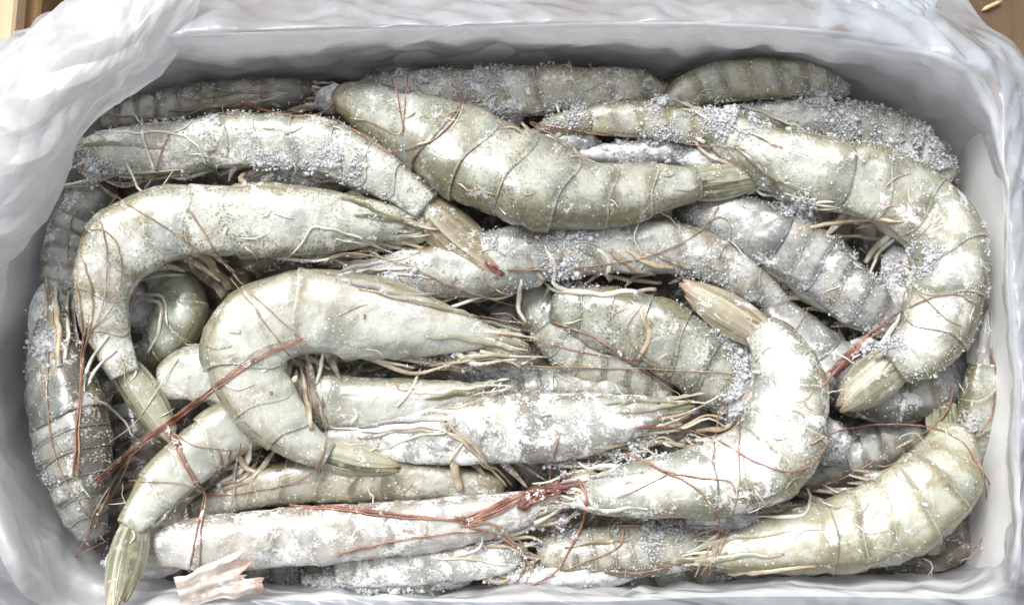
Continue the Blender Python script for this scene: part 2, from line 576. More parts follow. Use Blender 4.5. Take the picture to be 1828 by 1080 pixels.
# ------------------------------------------------------------------ plastic bag
M_film = film_mat('milky_film', 0.14, (0.82, 0.825, 0.845), 0.5)
M_film_out = film_mat('loose_film', 0.40, (0.66, 0.71, 0.78), 0.7)
bag = thing('plastic_bag', 'crumpled milky plastic bag lining the box and folded over its rim', 'plastic bag', P(914, 540, -405))

def facets(q, soft=0.03):
    """distance to the nearest of many scattered points: smooth cells that meet in sharp creases"""
    q = np.asarray(q, float)
    c = np.floor(q)
    best = np.full(q.shape[:-1], 9.0)
    for dx in (-1, 0, 1):
        for dy in (-1, 0, 1):
            k = c + np.array([dx, dy])
            kk = np.stack([k[..., 0], k[..., 1], 0 * k[..., 0]], -1)
            px = k[..., 0] + _hash(kk + 3.7)
            py = k[..., 1] + _hash(kk + 11.3)
            best = np.minimum(best, np.sqrt((q[..., 0] - px) ** 2 + (q[..., 1] - py) ** 2 + soft ** 2))
    return best

def film_disp(V, amp, cell, seed, along=3.0, turn=0.0):
    """broad smooth cells drawn out along the folds, meeting in sharp creases; cell is their size across the folds"""
    du = np.gradient(V, axis=1)
    dv = np.gradient(V, axis=0)
    N = np.cross(du, dv)
    N /= np.linalg.norm(N, axis=2)[..., None] + 1e-9
    lu = np.cumsum(np.linalg.norm(du, axis=2), axis=1)
    lv = np.cumsum(np.linalg.norm(dv, axis=2), axis=0)
    a, b = lu * math.cos(turn) - lv * math.sin(turn), lu * math.sin(turn) + lv * math.cos(turn)
    p = np.stack([a, b, 0 * a + seed], -1)
    w = np.stack([fbm(p * 0.006 + 40, 2), fbm(p * 0.006 + 80, 2)], -1) * cell * 0.45
    q = np.stack([a, b / along], -1) + w
    d = 1.1 * (facets(q / cell + seed) - 0.45) - 0.75 * (facets(q / (cell * 0.62) + 31 + seed) - 0.45)
    q2 = np.stack([a, b], -1) + w
    d = d + 0.35 * (facets(q2 / (cell * 0.55) + 7) - 0.45) + 0.5 * fbm(p * 0.5 / cell + 9, 2)
    return V + N * (amp * d)[..., None]

def bagsheet(loops, rows, cols, amps, fx, seed, t0=0.0, t1=None):
    t1 = NL if t1 is None else t1
    tt = np.linspace(t0, t1, cols)
    Ls = np.array([closed_spline(L, tt % NL) for L in loops])
    q = np.linspace(0, len(loops) - 1, rows)
    i = np.minimum(q.astype(int), len(loops) - 2)
    f = (q - i)
    p0 = Ls[np.maximum(i - 1, 0)]
    p1, p2 = Ls[i], Ls[i + 1]
    p3 = Ls[np.minimum(i + 2, len(loops) - 1)]
    f = f[:, None, None]
    V = 0.5 * ((2 * p1) + (-p0 + p2) * f + (2 * p0 - 5 * p1 + 4 * p2 - p3) * f ** 2 + (-p0 + 3 * p1 - 3 * p2 + p3) * f ** 3)
    A = np.interp(q, np.arange(len(loops)), amps)[:, None]
    return film_disp(V, A, fx, seed)

LA = shrink(LB, 0.965, -400)
LA0 = shrink(LB, 0.9, -408)
LM = 0.45 * LB + 0.55 * LC
LM[:, 2] = 0.45 * LB[:, 2] + 0.55 * LC[:, 2]
V = bagsheet([LA0, LA, LB, LM, LC, LD, LE], 150, 800, [2, 8, 15, 17, 8, 14, 26], 110.0, 3.0)
mb = MB(); mb.grid(V)
o = mb.build('lining', M_film, bag)
o.data.materials.append(M_film_out)
mi = np.zeros((149, 799), np.int32)
mi[104:] = 1
o.data.polygons.foreach_set('material_index', mi.ravel())
# floor of the bag
mb = MB()
fl = closed_spline(LA0, np.linspace(0, NL, 120, endpoint=False))
mb.grid(np.array([fl, fl.mean(0) + (fl - fl.mean(0)) * 0.5, fl.mean(0) + (fl - fl.mean(0)) * 0.02]), None, True, False, True)
mb.build('bag_bottom', M_film, bag)

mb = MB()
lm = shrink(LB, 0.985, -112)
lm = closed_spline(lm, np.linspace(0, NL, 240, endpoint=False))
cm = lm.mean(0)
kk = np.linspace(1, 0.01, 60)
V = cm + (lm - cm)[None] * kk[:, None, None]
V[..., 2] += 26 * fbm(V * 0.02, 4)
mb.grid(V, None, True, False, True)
mass = mb.build('gap_shade_sheet', M_gap_shade, None, P(914, 540, -150))
mass['kind'] = 'stuff'  # added sheet that makes the gaps read dark
tag(mass, 'dark bumpy sheet added under the gaps, coloured as their shade', 'shade sheet')

def sheet(rows_px, nu, nv, amp, fx, seed, name, mat, turn=0.0):
    """a free piece of film through a lattice of (px, py, z) control points"""
    K = np.array([[P(*c) for c in row] for row in rows_px])
    def cr(K, n):
        m = len(K)
        q = np.linspace(0, m - 1, n)
        i = np.minimum(q.astype(int), m - 2)
        f = (q - i)[:, None, None]
        p0, p1, p2, p3 = K[np.maximum(i - 1, 0)], K[i], K[i + 1], K[np.minimum(i + 2, m - 1)]
        return 0.5 * ((2 * p1) + (-p0 + p2) * f + (2 * p0 - 5 * p1 + 4 * p2 - p3) * f ** 2 + (-p0 + 3 * p1 - 3 * p2 + p3) * f ** 3)
    V = cr(K, nu)
    V = cr(V.transpose(1, 0, 2), nv).transpose(1, 0, 2)
    V = film_disp(V, amp, fx, seed, 3.0, turn)
    mb = MB(); mb.grid(V)
    return mb.build(name, mat, bag)

# the flap turned in over the upper left corner
M_flap = film_mat('white_film', 0.24, (0.83, 0.835, 0.86), 0.5)
sheet([
    [(-60, 135, 150), (20, 78, 190), (70, 38, 200), (125, -5, 200), (210, -70, 180)],
    [(-60, 230, 215), (40, 160, 235), (120, 95, 240), (200, 40, 235), (300, -50, 215)],
    [(-60, 350, 200), (40, 270, 215), (130, 180, 222), (225, 100, 222), (360, -20, 205)],
    [(-60, 440, 140), (40, 390, 140), (105, 300, 145), (175, 195, 150), (300, 120, 150)],
    [(-60, 505, 90), (15, 465, 85), (92, 380, 85), (135, 270, 95), (190, 190, 110)],
], 240, 240, 13, 80.0, 8.0, 'corner_flap', M_flap, 1.35)
# loose crumpled lobes outside the upper right corner
sheet([
    [(1480, -60, 40), (1570, -30, 60), (1650, -8, 60), (1685, 40, 50), (1704, 95, 40)],
    [(1470, 0, 110), (1550, 10, 130), (1620, 30, 130), (1660, 70, 110), (1690, 110, 90)],
    [(1460, 60, 150), (1540, 66, 165), (1610, 80, 170), (1660, 105, 160), (1700, 130, 140)],
], 140, 140, 22, 48.0, 12.0, 'crumpled_lobe', M_film_out)
sheet([
    [(1700, 96, 40), (1755, 92, 60), (1800, 128, 60), (1826, 165, 50), (1850, 240, 40), (1860, 400, 40)],
    [(1704, 112, 110), (1758, 116, 130), (1800, 158, 130), (1822, 225, 130), (1834, 300, 120), (1840, 420, 120)],
    [(1716, 128, 165), (1772, 150, 176), (1800, 205, 176), (1808, 270, 176), (1812, 330, 176), (1818, 430, 172)],
], 130, 180, 20, 40.0, 15.0, 'crumpled_lobe', M_film_out)

# ------------------------------------------------------------------ shrimp
def catmull(K, n):
    """open Catmull-Rom, resampled evenly by length; K columns: x y z hw"""
    K = np.asarray(K, float)
    m = len(K)
    q = np.linspace(0, m - 1, 40 * m)
    i = np.minimum(q.astype(int), m - 2)
    f = (q - i)[:, None]
    p0 = np.where((i - 1 < 0)[:, None], 2 * K[0] - K[1], K[np.maximum(i - 1, 0)])
    p1, p2 = K[i], K[i + 1]
    p3 = np.where((i + 2 > m - 1)[:, None], 2 * K[-1] - K[-2], K[np.minimum(i + 2, m - 1)])
    Q = 0.5 * ((2 * p1) + (-p0 + p2) * f + (2 * p0 - 5 * p1 + 4 * p2 - p3) * f ** 2 + (-p0 + 3 * p1 - 3 * p2 + p3) * f ** 3)
    s = np.concatenate([[0], np.cumsum(np.linalg.norm(np.diff(Q[:, :3], axis=0), axis=1))])
    u = np.linspace(0, s[-1], n)
    return np.stack([np.interp(u, s, Q[:, k]) for k in range(Q.shape[1])], 1), s[-1]

M_core = plain_mat('shrimp_flesh', (0.42, 0.40, 0.33), (0.62, 0.60, 0.53), 25, 0.35, 0.4, 0.4)
M_leg = plain_mat('pale_leg', (0.50, 0.47, 0.36), (0.74, 0.72, 0.64), 30, 0.35, 0.35, 0.4)
M_legtan = plain_mat('tan_leg', (0.34, 0.26, 0.17), (0.52, 0.43, 0.31), 24, 0.4, 0.25, 0.3)
M_swim = plain_mat('swimmeret_skin', (0.20, 0.165, 0.115), (0.44, 0.39, 0.30), 22, 0.35, 0.4, 0.4)
for _m, _f in ((M_swim, 0.28),):
    nt = _m.node_tree
    tp = nt.nodes.new('ShaderNodeBsdfTransparent')
    mx = nt.nodes.new('ShaderNodeMixShader')
    mx.inputs[0].default_value = _f
    nt.links.new(nt.nodes['Principled BSDF'].outputs[0], mx.inputs[1])
    nt.links.new(tp.outputs[0], mx.inputs[2])
    nt.links.new(mx.outputs[0], nt.nodes['Material Output'].inputs[0])
M_red = plain_mat('red_feeler', (0.22, 0.085, 0.055), (0.42, 0.22, 0.16), 30, 0.5, 0.3, 0.1)
M_tan = plain_mat('tan_feeler', (0.26, 0.155, 0.085), (0.46, 0.33, 0.22), 30, 0.4, 0.25, 0.1)
M_dkred = plain_mat('dark_red_flesh', (0.12, 0.035, 0.03), (0.27, 0.11, 0.09), 14, 0.55, 0.5, 0.1)
M_eye = plain_mat('black_eye', (0.012, 0.013, 0.016), (0.05, 0.055, 0.06), 20, 0.2, 0.0, 0.6)
M_frost = frost_mat()

PALE = dict(pale=(0.51, 0.52, 0.46), deep=(0.23, 0.245, 0.20), dorsal=(0.20, 0.185, 0.10))
WHITE = dict(pale=(0.64, 0.645, 0.585), deep=(0.37, 0.38, 0.32), dorsal=(0.26, 0.24, 0.14))
GREEN = dict(pale=(0.43, 0.435, 0.355), deep=(0.195, 0.20, 0.145), dorsal=(0.18, 0.165, 0.08))
OLIVE = dict(pale=(0.36, 0.33, 0.215), deep=(0.19, 0.172, 0.10), dorsal=(0.18, 0.15, 0.07))
GREY = dict(pale=(0.29, 0.29, 0.265), deep=(0.125, 0.127, 0.115), dorsal=(0.12, 0.107, 0.08))
PURPLE = dict(pale=(0.28, 0.285, 0.295), deep=(0.125, 0.127, 0.137), dorsal=(0.115, 0.11, 0.10))
TAN = dict(pale=(0.37, 0.335, 0.25), deep=(0.19, 0.17, 0.12), dorsal=(0.18, 0.15, 0.085))
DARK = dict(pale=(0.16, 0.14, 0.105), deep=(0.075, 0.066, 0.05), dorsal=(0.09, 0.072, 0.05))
FROSTY = dict(pale=(0.49, 0.49, 0.465), deep=(0.26, 0.262, 0.245), dorsal=(0.22, 0.205, 0.15))
PINK = dict(pale=(0.57, 0.55, 0.525), deep=(0.33, 0.31, 0.285), dorsal=(0.28, 0.23, 0.19))

FINS = {}
def fins_for(key):
    if key not in FINS:
        FINS[key] = {
            'green': fin_mat('green_fin', (0.30, 0.30, 0.20), (0.52, 0.51, 0.40), (0.09, 0.09, 0.045), (0.30, 0.22, 0.13)),
            'tan': fin_mat('tan_fin', (0.33, 0.29, 0.195), (0.52, 0.48, 0.37), (0.13, 0.10, 0.05), (0.32, 0.17, 0.115)),
            'grey': fin_mat('grey_fin', (0.34, 0.34, 0.31), (0.54, 0.54, 0.51), (0.10, 0.10, 0.09), (0.22, 0.17, 0.13)),
            'pink': fin_mat('pink_fin', (0.52, 0.47, 0.42), (0.66, 0.62, 0.58), (0.26, 0.20, 0.16), (0.42, 0.28, 0.22)),
        }[key]
    return FINS[key]

SHRIMP = {}
COLL = []      # (owner, verts, faces) for later draping

def shrimp(key, label, pts, side, tail=None, cut=0.40, roll=18, flat=0.72, pal=PALE, speck=0.6, frost=0.4, fin='green',
           fan=34, head=True, legs=True, swim=True, nseg=6, eye=True, seed=0.0):
    K = [np.append(P(x, y, z), hw) for x, y, hw, z in pts]
    n = 150
    Q, L = catmull(K, n)
    ctr, hw = Q[:, :3], Q[:, 3]
    # pixel half-widths to world (nearer things look larger)
    hw = hw * (CAM[2] - ctr[:, 2]) / CAM[2]
    T = np.gradient(ctr, axis=0)
    T /= np.linalg.norm(T, axis=1)[:, None]
    Nh = np.stack([-T[:, 1], T[:, 0], 0 * T[:, 0]], 1) * side
    Nh /= np.linalg.norm(Nh, axis=1)[:, None]
    U = np.cross(T, Nh) * side
    U *= np.sign(U[:, 2:3])
    r = R(roll)
    D = Nh * math.cos(r) + U * math.sin(r)         # towards the back of the animal
    LT = -Nh * math.sin(r) + U * math.cos(r)       # its upper flank
    root = thing('shrimp', label, 'shrimp', ctr[n // 2] - np.array([0, 0, flat * hw[n // 2]]), 'frozen shrimp packed in the box')
    mat = shell_mat(key + '_shell', speck=speck, frost=frost, seed=seed or (len(SHRIMP) + 1.37), **pal)
    fm = fins_for(fin)
    made = []
    NT_ = 36
    th = np.linspace(-math.pi, math.pi, NT_, endpoint=False)
    co, si = np.cos(th), np.sin(th)
    egg = 1.0 - 0.10 * (1 - co) * 0.5
    flank = 1.0 + 0.10 * np.cos(th - 0.6) * 0

    def at(s):
        x = np.clip(np.asarray(s, float), 0, 1) * (n - 1)
        i = np.minimum(x.astype(int), n - 2)
        f = x - i
        def L_(A):
            fe = f.reshape(f.shape + (1,) * (A.ndim - 1))
            return A[i] * (1 - fe) + A[i + 1] * fe
        return L_

    def loft(S_, SC):
        """rings with per-angle stations S_ (rows, NT_) and scales SC (rows, NT_)"""
        f = at(S_)
        c, d, l, h = f(ctr), f(D), f(LT), f(hw)
        rad = h * SC * egg[None]
        V = c + d * (rad * np.sign(co) * np.abs(co) ** 0.85)[..., None] + l * (flat * h * SC * np.sign(si) * np.abs(si) ** 0.80)[..., None]
        return V

    V0 = np.broadcast_to(th / math.pi, (1, NT_))
    def part(name, V, u, m, cap0=True, cap1=True, rough=0.075):
        disp = fbm(V * 0.014 + len(SHRIMP) * 7.7, 3) * 0.8 + 1.1 * (np.abs(vnoise(V * 0.022 + len(SHRIMP) * 3.1)) - 0.35)
        f = V - V.mean(1, keepdims=True)
        V = V + f * (rough * disp)[..., None]
        UV = np.stack(np.broadcast_arrays(u[:, None], th[None] / math.pi), -1)
        mb = MB().grid(V, UV, True, cap0, cap1)
        o = mb.build(name, m, root)
        made.append(mb)
        return o

    sF = 0.15 * cut if head else 0.0
    # carapace ------------------------------------------------------------
    if cut > 0:
        uu = np.concatenate([np.linspace(0, 0.93, 20), [0.965, 0.985, 1.0, 1.0]])
        sc = np.ones_like(uu)
        sc[:5] = [0.60, 0.86, 0.95, 0.985, 1.0]
        sc[-4:] = [1.01, 1.02, 1.016, 0.97]
        lob = 0.03 * (np.sin(np.abs(th)) ** 2) - 0.02 * (np.abs(th) > 2.4)
        St = sF + uu[:, None] * (cut - sF) + (uu[:, None] ** 6) * lob[None] - (1 - uu[:, None]) ** 4 * 0.35 * sF * np.cos(th)[None]
        SC = np.repeat(sc[:, None], NT_, 1)
        # the groove behind the head region and the side keel
        SC = SC - 0.05 * np.exp(-((uu[:, None] - 0.52 + 0.18 * np.cos(th)[None]) / 0.035) ** 2)
        SC = SC + 0.045 * np.exp(-((np.abs(th)[None] - 1.75) / 0.10) ** 2) * (uu[:, None] < 0.96)
        part('carapace', loft(St, SC), uu * 0.955, mat)
    # core and rings ---------------------------------------------------------
    s0 = cut
    w = np.array([1.0, 1.0, 1.12, 1.05, 0.95, 1.25])[:nseg] if nseg == 6 else np.ones(nseg)
    edges = s0 + (1 - s0) * np.concatenate([[0], np.cumsum(w)]) / w.sum()
    cs = np.linspace(max(0, s0 - 0.03), 0.995, 26)
    part('flesh', loft(np.repeat(cs[:, None], NT_, 1), np.repeat(np.where(cs < cs[-5], 0.90, np.interp(cs, [cs[-5], cs[-1]], [0.86, 0.45]))[:, None], NT_, 1)), np.linspace(0, 0.9, 26), M_core)
    for k in range(nseg):
        a, b = edges[k], edges[k + 1]
        ln = b - a
        uu = np.array([-0.12, 0.0, 0.16, 0.34, 0.52, 0.70, 0.84, 0.93, 0.98, 1.0, 1.0])
        sc = np.array([0.94, 0.972, 0.982, 0.991, 1.0, 1.004, 1.010, 1.019, 1.023, 1.018, 0.985])
        if k == nseg - 1:
            sc = sc * (np.linspace(1.0, 0.80, len(sc)) if tail is not None else np.sqrt(1 - np.linspace(0, 0.96, len(sc)) ** 2.2))
        sc = sc * random.uniform(0.99, 1.012)
        lob = 0.36 * np.exp(-((np.abs(th) - 1.9) / 0.55) ** 2) - 0.16 * np.exp(-((np.abs(th) - math.pi) / 0.45) ** 2)
        if k == nseg - 1:
            lob = lob * 0.4
        St = a + ln * (uu[:, None] + np.clip(uu[:, None], 0, 1) ** 2 * lob[None])
        SC = np.repeat(sc[:, None], NT_, 1)
        SC = SC + 0.05 * np.exp(-((np.abs(th)[None] - 2.2) / 0.22) ** 2) - 0.13 * (np.abs(th)[None] > 2.5)
        if k == 2 or k >= 4:
            SC = SC + 0.05 * np.exp(-(th[None] / 0.16) ** 2)     # the keel along the back
        part('tail_ring', loft(St, SC), np.clip(uu, 0, 1), mat)
    # tail fan ---------------------------------------------------------------
    if tail is not None:
        tp = P(*tail)
        b = ctr[-1] - T[-1] * 6
        d = tp - b
        TL = np.linalg.norm(d)
        d /= TL
        sd = np.cross([0, 0, 1.0], d); sd /= np.linalg.norm(sd)
        up = np.cross(d, sd)
        he = hw[-1] * 0.80
        fan = fan * 1.25
        for j, (bo, to, ll, dz) in enumerate([(-0.62, -0.62, 0.84, -6), (0.62, 0.62, 0.88, -4), (-0.26, -0.24, 0.99, 1), (0.28, 0.26, 1.0, 4)]):
            bb = b + sd * bo * he
            dd = tp + sd * to * fan * 0.66 * random.uniform(0.8, 1.1) - bb
            dd /= np.linalg.norm(dd)
            ss = np.cross(up, dd)
            tw = -0.55 * np.sign(bo) * (1.0 if j < 2 else 0.6)
            s2 = ss * math.cos(tw) + up * math.sin(tw)
            u2 = up * math.cos(tw) - ss * math.sin(tw)
            mb = MB().leaf(bb - dd * 8 + up * dz, dd, s2, u2, TL * ll, max(fan * 0.40, he * 0.46), camber=0.38, th=4.0, prof='leaf', nu=18, nv=11, rib=2.6, bend=-fan * 0.05 * np.sign(bo))
            mb.build('uropod', fm, root); made.append(mb)
        mb = MB().leaf(b - d * 6 + up * (he * 0.28), d, sd, up, TL * 0.80, he * 0.42, camber=0.55, th=6, prof='taper', nu=14, nv=7, tip=0.12)
        mb.build('telson', fm, root); made.append(mb)
    # head gear --------------------------------------------------------------
    h0 = hw[int(0.12 * n)]
    if head:
        i = int((sF + 0.10 * cut) * n)
        h0 = hw[i]
        b = ctr[i] + D[i] * hw[i] * 0.62 + LT[i] * hw[i] * flat * 0.35
        f = ctr[0] - ctr[i]; Lf = np.linalg.norm(f); f /= Lf
        Lr = Lf * 1.25
        # rostrum with teeth on its upper edge
        nt_ = 9
        xs_ = np.linspace(-1.3, 1.0, 2 * nt_ + 1)
        topE, botE = [], []
        for q, x in enumerate(xs_):
            hgt = (h0 * 0.16) * (1 - max(x, 0)) ** 0.8
            topE.append(b + f * Lr * x + D[i] * (hgt + (h0 * 0.09 if q % 2 else 0)))
            botE.append(b + f * Lr * x - D[i] * hgt * 0.7)
        topE, botE = np.array(topE), np.array(botE)
        wv = LT[i] * 2.2
        V = np.stack([topE, botE + wv, botE - wv], 1)
        mb = MB().grid(V, None, True, True, True)
        mb.build('rostrum', fm, root, smooth=False); made.append(mb)
        # antennal scales
        for j, (k, l) in enumerate([(0.30, 1.12), (-0.02, 1.0), (-0.34, 0.98), (-0.68, 0.80)]):
            bb = ctr[i] + D[i] * hw[i] * k + LT[i] * hw[i] * flat * (0.62 if j < 2 else 0.3)
            dd = ctr[0] + D[0] * (4 - 12 * j) + LT[0] * random.uniform(0, 8) - bb
            dd /= np.linalg.norm(dd)
            mb = MB().leaf(bb - f * 22, dd, D[i], LT[i], Lf * 1.15 * l, h0 * random.uniform(0.26, 0.38), camber=0.35, th=3, prof='leaf', nu=14, nv=9, rib=1.6, bend=random.uniform(-6, 6))
            mb.build('antennal_scale', fm, root); made.append(mb)
        for j in range(5):
            bb = ctr[i] + D[i] * hw[i] * (0.45 - 0.28 * j) + LT[i] * hw[i] * flat * random.uniform(0.5, 0.8)
            e = ctr[0] + f * Lf * random.uniform(-0.15, 0.5) + D[0] * random.uniform(-16, 14) + LT[0] * random.uniform(-4, 10)
            x = np.linspace(0, 1, 10)[:, None]
            pth = bb + (e - bb) * x + D[3] * (6 * np.sin(x * 3 + j))
            mb = MB().tube(pth, np.linspace(4.5, 1.0, 10), 6)
            mb.build('antennule', M_legtan if j % 2 else M_leg, root); made.append(mb)
        if eye and key in ('frosted_middle', 'bottom_right', 'deep_eyed', 'upper_left'):
            c = ctr[i] + f * h0 * 0.25 + D[i] * hw[i] * 0.42 + LT[i] * hw[i] * 0.62 * flat
            la = np.linspace(-1.55, 1.55, 9); lo = np.linspace(0, 2 * math.pi, 14, endpoint=False)
            er = min(13.0, max(7.0, h0 * 0.17))
            V = c + er * np.stack([np.cos(la)[:, None] * np.cos(lo), np.cos(la)[:, None] * np.sin(lo), np.broadcast_to(np.sin(la)[:, None], (9, 14)) * 0.85], -1)
            mb = MB().grid(V, None, True, True, True)
            mb.build('eye', M_eye, root); made.append(mb)
    if legs and cut > 0:
        for j in range(8):
            s = cut * (0.30 + 0.085 * j + random.uniform(-0.05, 0.05))
            i = int(s * (n - 1))
            bb = ctr[i] - D[i] * hw[i] * 0.78 + LT[i] * hw[i] * random.uniform(-0.2, 0.25)
            fwd = -T[i] * random.uniform(0.5, 1.1) - D[i] * random.uniform(-0.05, 0.22)
            ll = L * cut * random.uniform(0.30, 0.55)
            p1 = bb + fwd * ll * 0.5 - D[i] * 4 + LT[i] * random.uniform(-3, 4)
            p2 = p1 + (-T[i] * 0.6 + D[i] * random.uniform(-0.1, 0.3)) * ll * 0.5
            p3 = p2 + (-T[i] * 0.5 - D[i] * random.uniform(-0.3, 0.5)) * ll * 0.4
            pp, _ = catmull(np.array([np.append(q, 0) for q in (bb, p1, p2, p3)]), 14)
            mb = MB().tube(pp[:, :3], np.linspace(random.uniform(4, 6.5), 1.6, 14), 6, 0.6)
            mb.build('leg', M_leg if j % 2 else M_legtan, root); made.append(mb)
    if swim:
        for k in [x for x in range(min(5, nseg)) for _ in (0, 1)]:
            s = edges[k] + (edges[k + 1] - edges[k]) * random.uniform(0.25, 0.8)
            i = int(s * (n - 1))
            bb = ctr[i] - D[i] * hw[i] * 0.66 + LT[i] * hw[i] * random.uniform(-0.1, 0.25)
            dd = -D[i] * random.uniform(0.35, 0.7) - T[i] * random.uniform(0.3, 1.0) + LT[i] * random.uniform(-0.1, 0.1)
            dd /= np.linalg.norm(dd)
            ss = np.cross(LT[i], dd); ss /= np.linalg.norm(ss)
            mb = MB().leaf(bb, dd, ss, LT[i], hw[i] * random.uniform(0.6, 1.1), hw[i] * random.uniform(0.08, 0.15), camber=0.15, th=1.6, prof='taper', tip=0.2, nu=10, nv=5, bend=random.uniform(-8, 8), rib=1)
            mb.build('swimmeret', M_swim, root); made.append(mb)
    for mb in made:
        COLL.append((key, np.concatenate(mb.v), mb.f))
    SHRIMP[key] = dict(root=root, frost=frost)
    return root

exec_shrimp = True
# packed frost filling hollows between the bodies
M_snow = plain_mat('packed_frost', (0.42, 0.42, 0.42), (0.80, 0.81, 0.83), 16, 0.6, 0.6, 0.1)
mb = MB()
for (x, y, a_, b_, z, h_) in [(1000, 258, 75, 26, -25, 40), (1140, 280, 120, 24, -25, 45), (1260, 290, 60, 26, -20, 40), (540, 322, 120, 24, -25, 45), (880, 205, 60, 40, -40, 45),
        (1420, 392, 45, 24, -30, 40), (1330, 690, 40, 90, -30, 60), (505, 660, 34, 60, -20, 50), (260, 1000, 70, 34, -40, 50), (88, 570, 36, 70, -50, 40), (720, 790, 60, 40, -40, 45),
        (1610, 500, 40, 70, -20, 55), (1330, 930, 110, 26, -45, 45), (1480, 790, 34, 40, -40, 50), (1180, 250, 50, 30, -20, 40), (690, 1035, 150, 22, -60, 50), (1000, 1030, 130, 22, -60, 45),
        (1550, 640, 60, 40, -60, 45), (420, 700, 60, 40, -60, 30), (1300, 250, 60, 30, -10, 40), (600, 180, 40, 26, -50, 40), (270, 560, 40, 40, -90, 30), (950, 700, 80, 30, -95, 30), (1720, 740, 30, 50, -70, 40)]:
    c0 = P(x, y, z)
    ph = np.linspace(0, 2 * math.pi, 40, endpoint=False)
    rr = np.linspace(1.0, 0.03, 14)
    X = np.cos(ph)[None] * rr[:, None] * a_
    Y = np.sin(ph)[None] * rr[:, None] * b_
    Z = np.sqrt(np.clip(1 - rr ** 2, 0, 1))[:, None] * h_ + 0 * X
    V = c0 + np.stack([X, Y, Z], -1)
    V = V + (fbm(V * 0.05, 4) * 7)[..., None] * np.array([0.5, 0.5, 1.0])
    mb.grid(V, None, True, False, True)
snow = mb.build('packed_frost', M_snow, None, P(914, 540, -60))
snow['kind'] = 'stuff'
tag(snow, 'granular white frost packed into the hollows between the shrimp', 'frost')
SHRIMP['snow'] = dict(root=snow, frost=1)
snow['_o'] = [float(q) for q in P(914, 540, -60)]
COLL.append(('snow', np.concatenate(mb.v), mb.f))
# --- upper layer ------------------------------------------------------------
shrimp('top_center', 'broad speckled shrimp arching across the top middle, tail fan pointing right',
       [(600, 165, 30, 15), (690, 205, 62, 25), (770, 240, 82, 38), (855, 285, 92, 45), (960, 325, 90, 50), (1060, 347, 70, 45), (1150, 340, 57, 40), (1245, 325, 38, 30)],
       -1, tail=(1400, 305, 22), cut=0.30, pal=GREEN, speck=0.75, frost=0.35, fan=40, head=False, legs=False)
shrimp('upper_left', 'white backed shrimp at upper left whose tan tail fan folds down to the middle',
       [(120, 285, 30, 0), (200, 275, 46, 10), (300, 268, 52, 18), (400, 258, 54, 25), (490, 258, 56, 30), (580, 268, 56, 32), (655, 300, 52, 32), (715, 335, 46, 32), (762, 372, 38, 32)],
       1, tail=(902, 500, 25), cut=0.42, pal=PALE, speck=0.55, frost=0.7, fin='tan', fan=52)
shrimp('left_hook', 'large pale shrimp with blue grey head, bent down the left side like a hook',
       [(790, 408, 8, 10), (700, 398, 34, 18), (610, 400, 60, 30), (500, 400, 70, 40), (390, 398, 72, 45), (290, 410, 76, 48), (215, 455, 70, 45), (188, 530, 54, 36), (203, 605, 42, 26), (228, 668, 32, 18)],
       -1, tail=(318, 800, 0), cut=0.46, pal=WHITE, speck=0.7, frost=0.5, fan=36)
shrimp('middle_white', 'plump milky white shrimp bent double in the left middle, beak pointing right',
       [(940, 618, 8, 15), (840, 598, 34, 28), (730, 582, 66, 42), (630, 570, 82, 52), (530, 565, 84, 58), (455, 605, 84, 60), (455, 675, 74, 58), (495, 740, 62, 52), (545, 788, 42, 45), (588, 812, 30, 38)],
       -1, tail=(722, 838, 20), cut=0.44, pal=WHITE, speck=0.25, frost=0.35, fan=36)
shrimp('right_c', 'big green shrimp curling like a C along the right wall',
       [(1200, 200, 10, 20), (1290, 240, 40, 28), (1390, 288, 62, 38), (1490, 318, 74, 48), (1590, 345, 78, 52), (1662, 402, 76, 52), (1690, 480, 72, 52), (1675, 560, 70, 50), (1632, 622, 62, 46), (1592, 654, 42, 40)],
       1, tail=(1488, 735, 20), cut=0.40, pal=GREEN, speck=0.45, frost=0.5, fan=46)
shrimp('center_c', 'frosted shrimp curling upwards right of the middle, tail fan over its inner side',
       [(990, 885, 14, 15), (1080, 880, 40, 25), (1180, 868, 58, 36), (1280, 852, 70, 44), (1362, 818, 80, 50), (1400, 755, 76, 54), (1402, 690, 68, 54), (1385, 630, 54, 50), (1352, 585, 38, 45)],
       -1, tail=(1208, 498, 30), cut=0.42, pal=PALE, speck=0.6, frost=0.75, fin='tan', fan=42)
shrimp('bottom_right', 'yellow green shrimp curled in the bottom right corner',
       [(1230, 990, 18, -15), (1330, 980, 40, -5), (1430, 960, 62, 5), (1530, 938, 74, 12), (1615, 905, 80, 14), (1668, 855, 78, 12), (1688, 805, 60, 4), (1692, 765, 42, -8)],
       -1, tail=(1690, 690, -45), cut=0.42, pal=dict(pale=(0.45, 0.445, 0.335), deep=(0.235, 0.23, 0.145), dorsal=(0.22, 0.20, 0.10)), speck=0.4, frost=0.35, fan=34)
shrimp('bottom_left_tail', 'pearly shrimp at lower left whose green tail hangs over the front edge',
       [(560, 730, 30, -40), (480, 745, 52, -25), (410, 775, 56, -5), (345, 822, 52, 12), (285, 880, 44, 34), (232, 945, 30, 58)],
       -1, tail=(196, 1100, 112), cut=0.0, pal=WHITE, speck=0.1, frost=0.2, fan=40, head=False, legs=False)
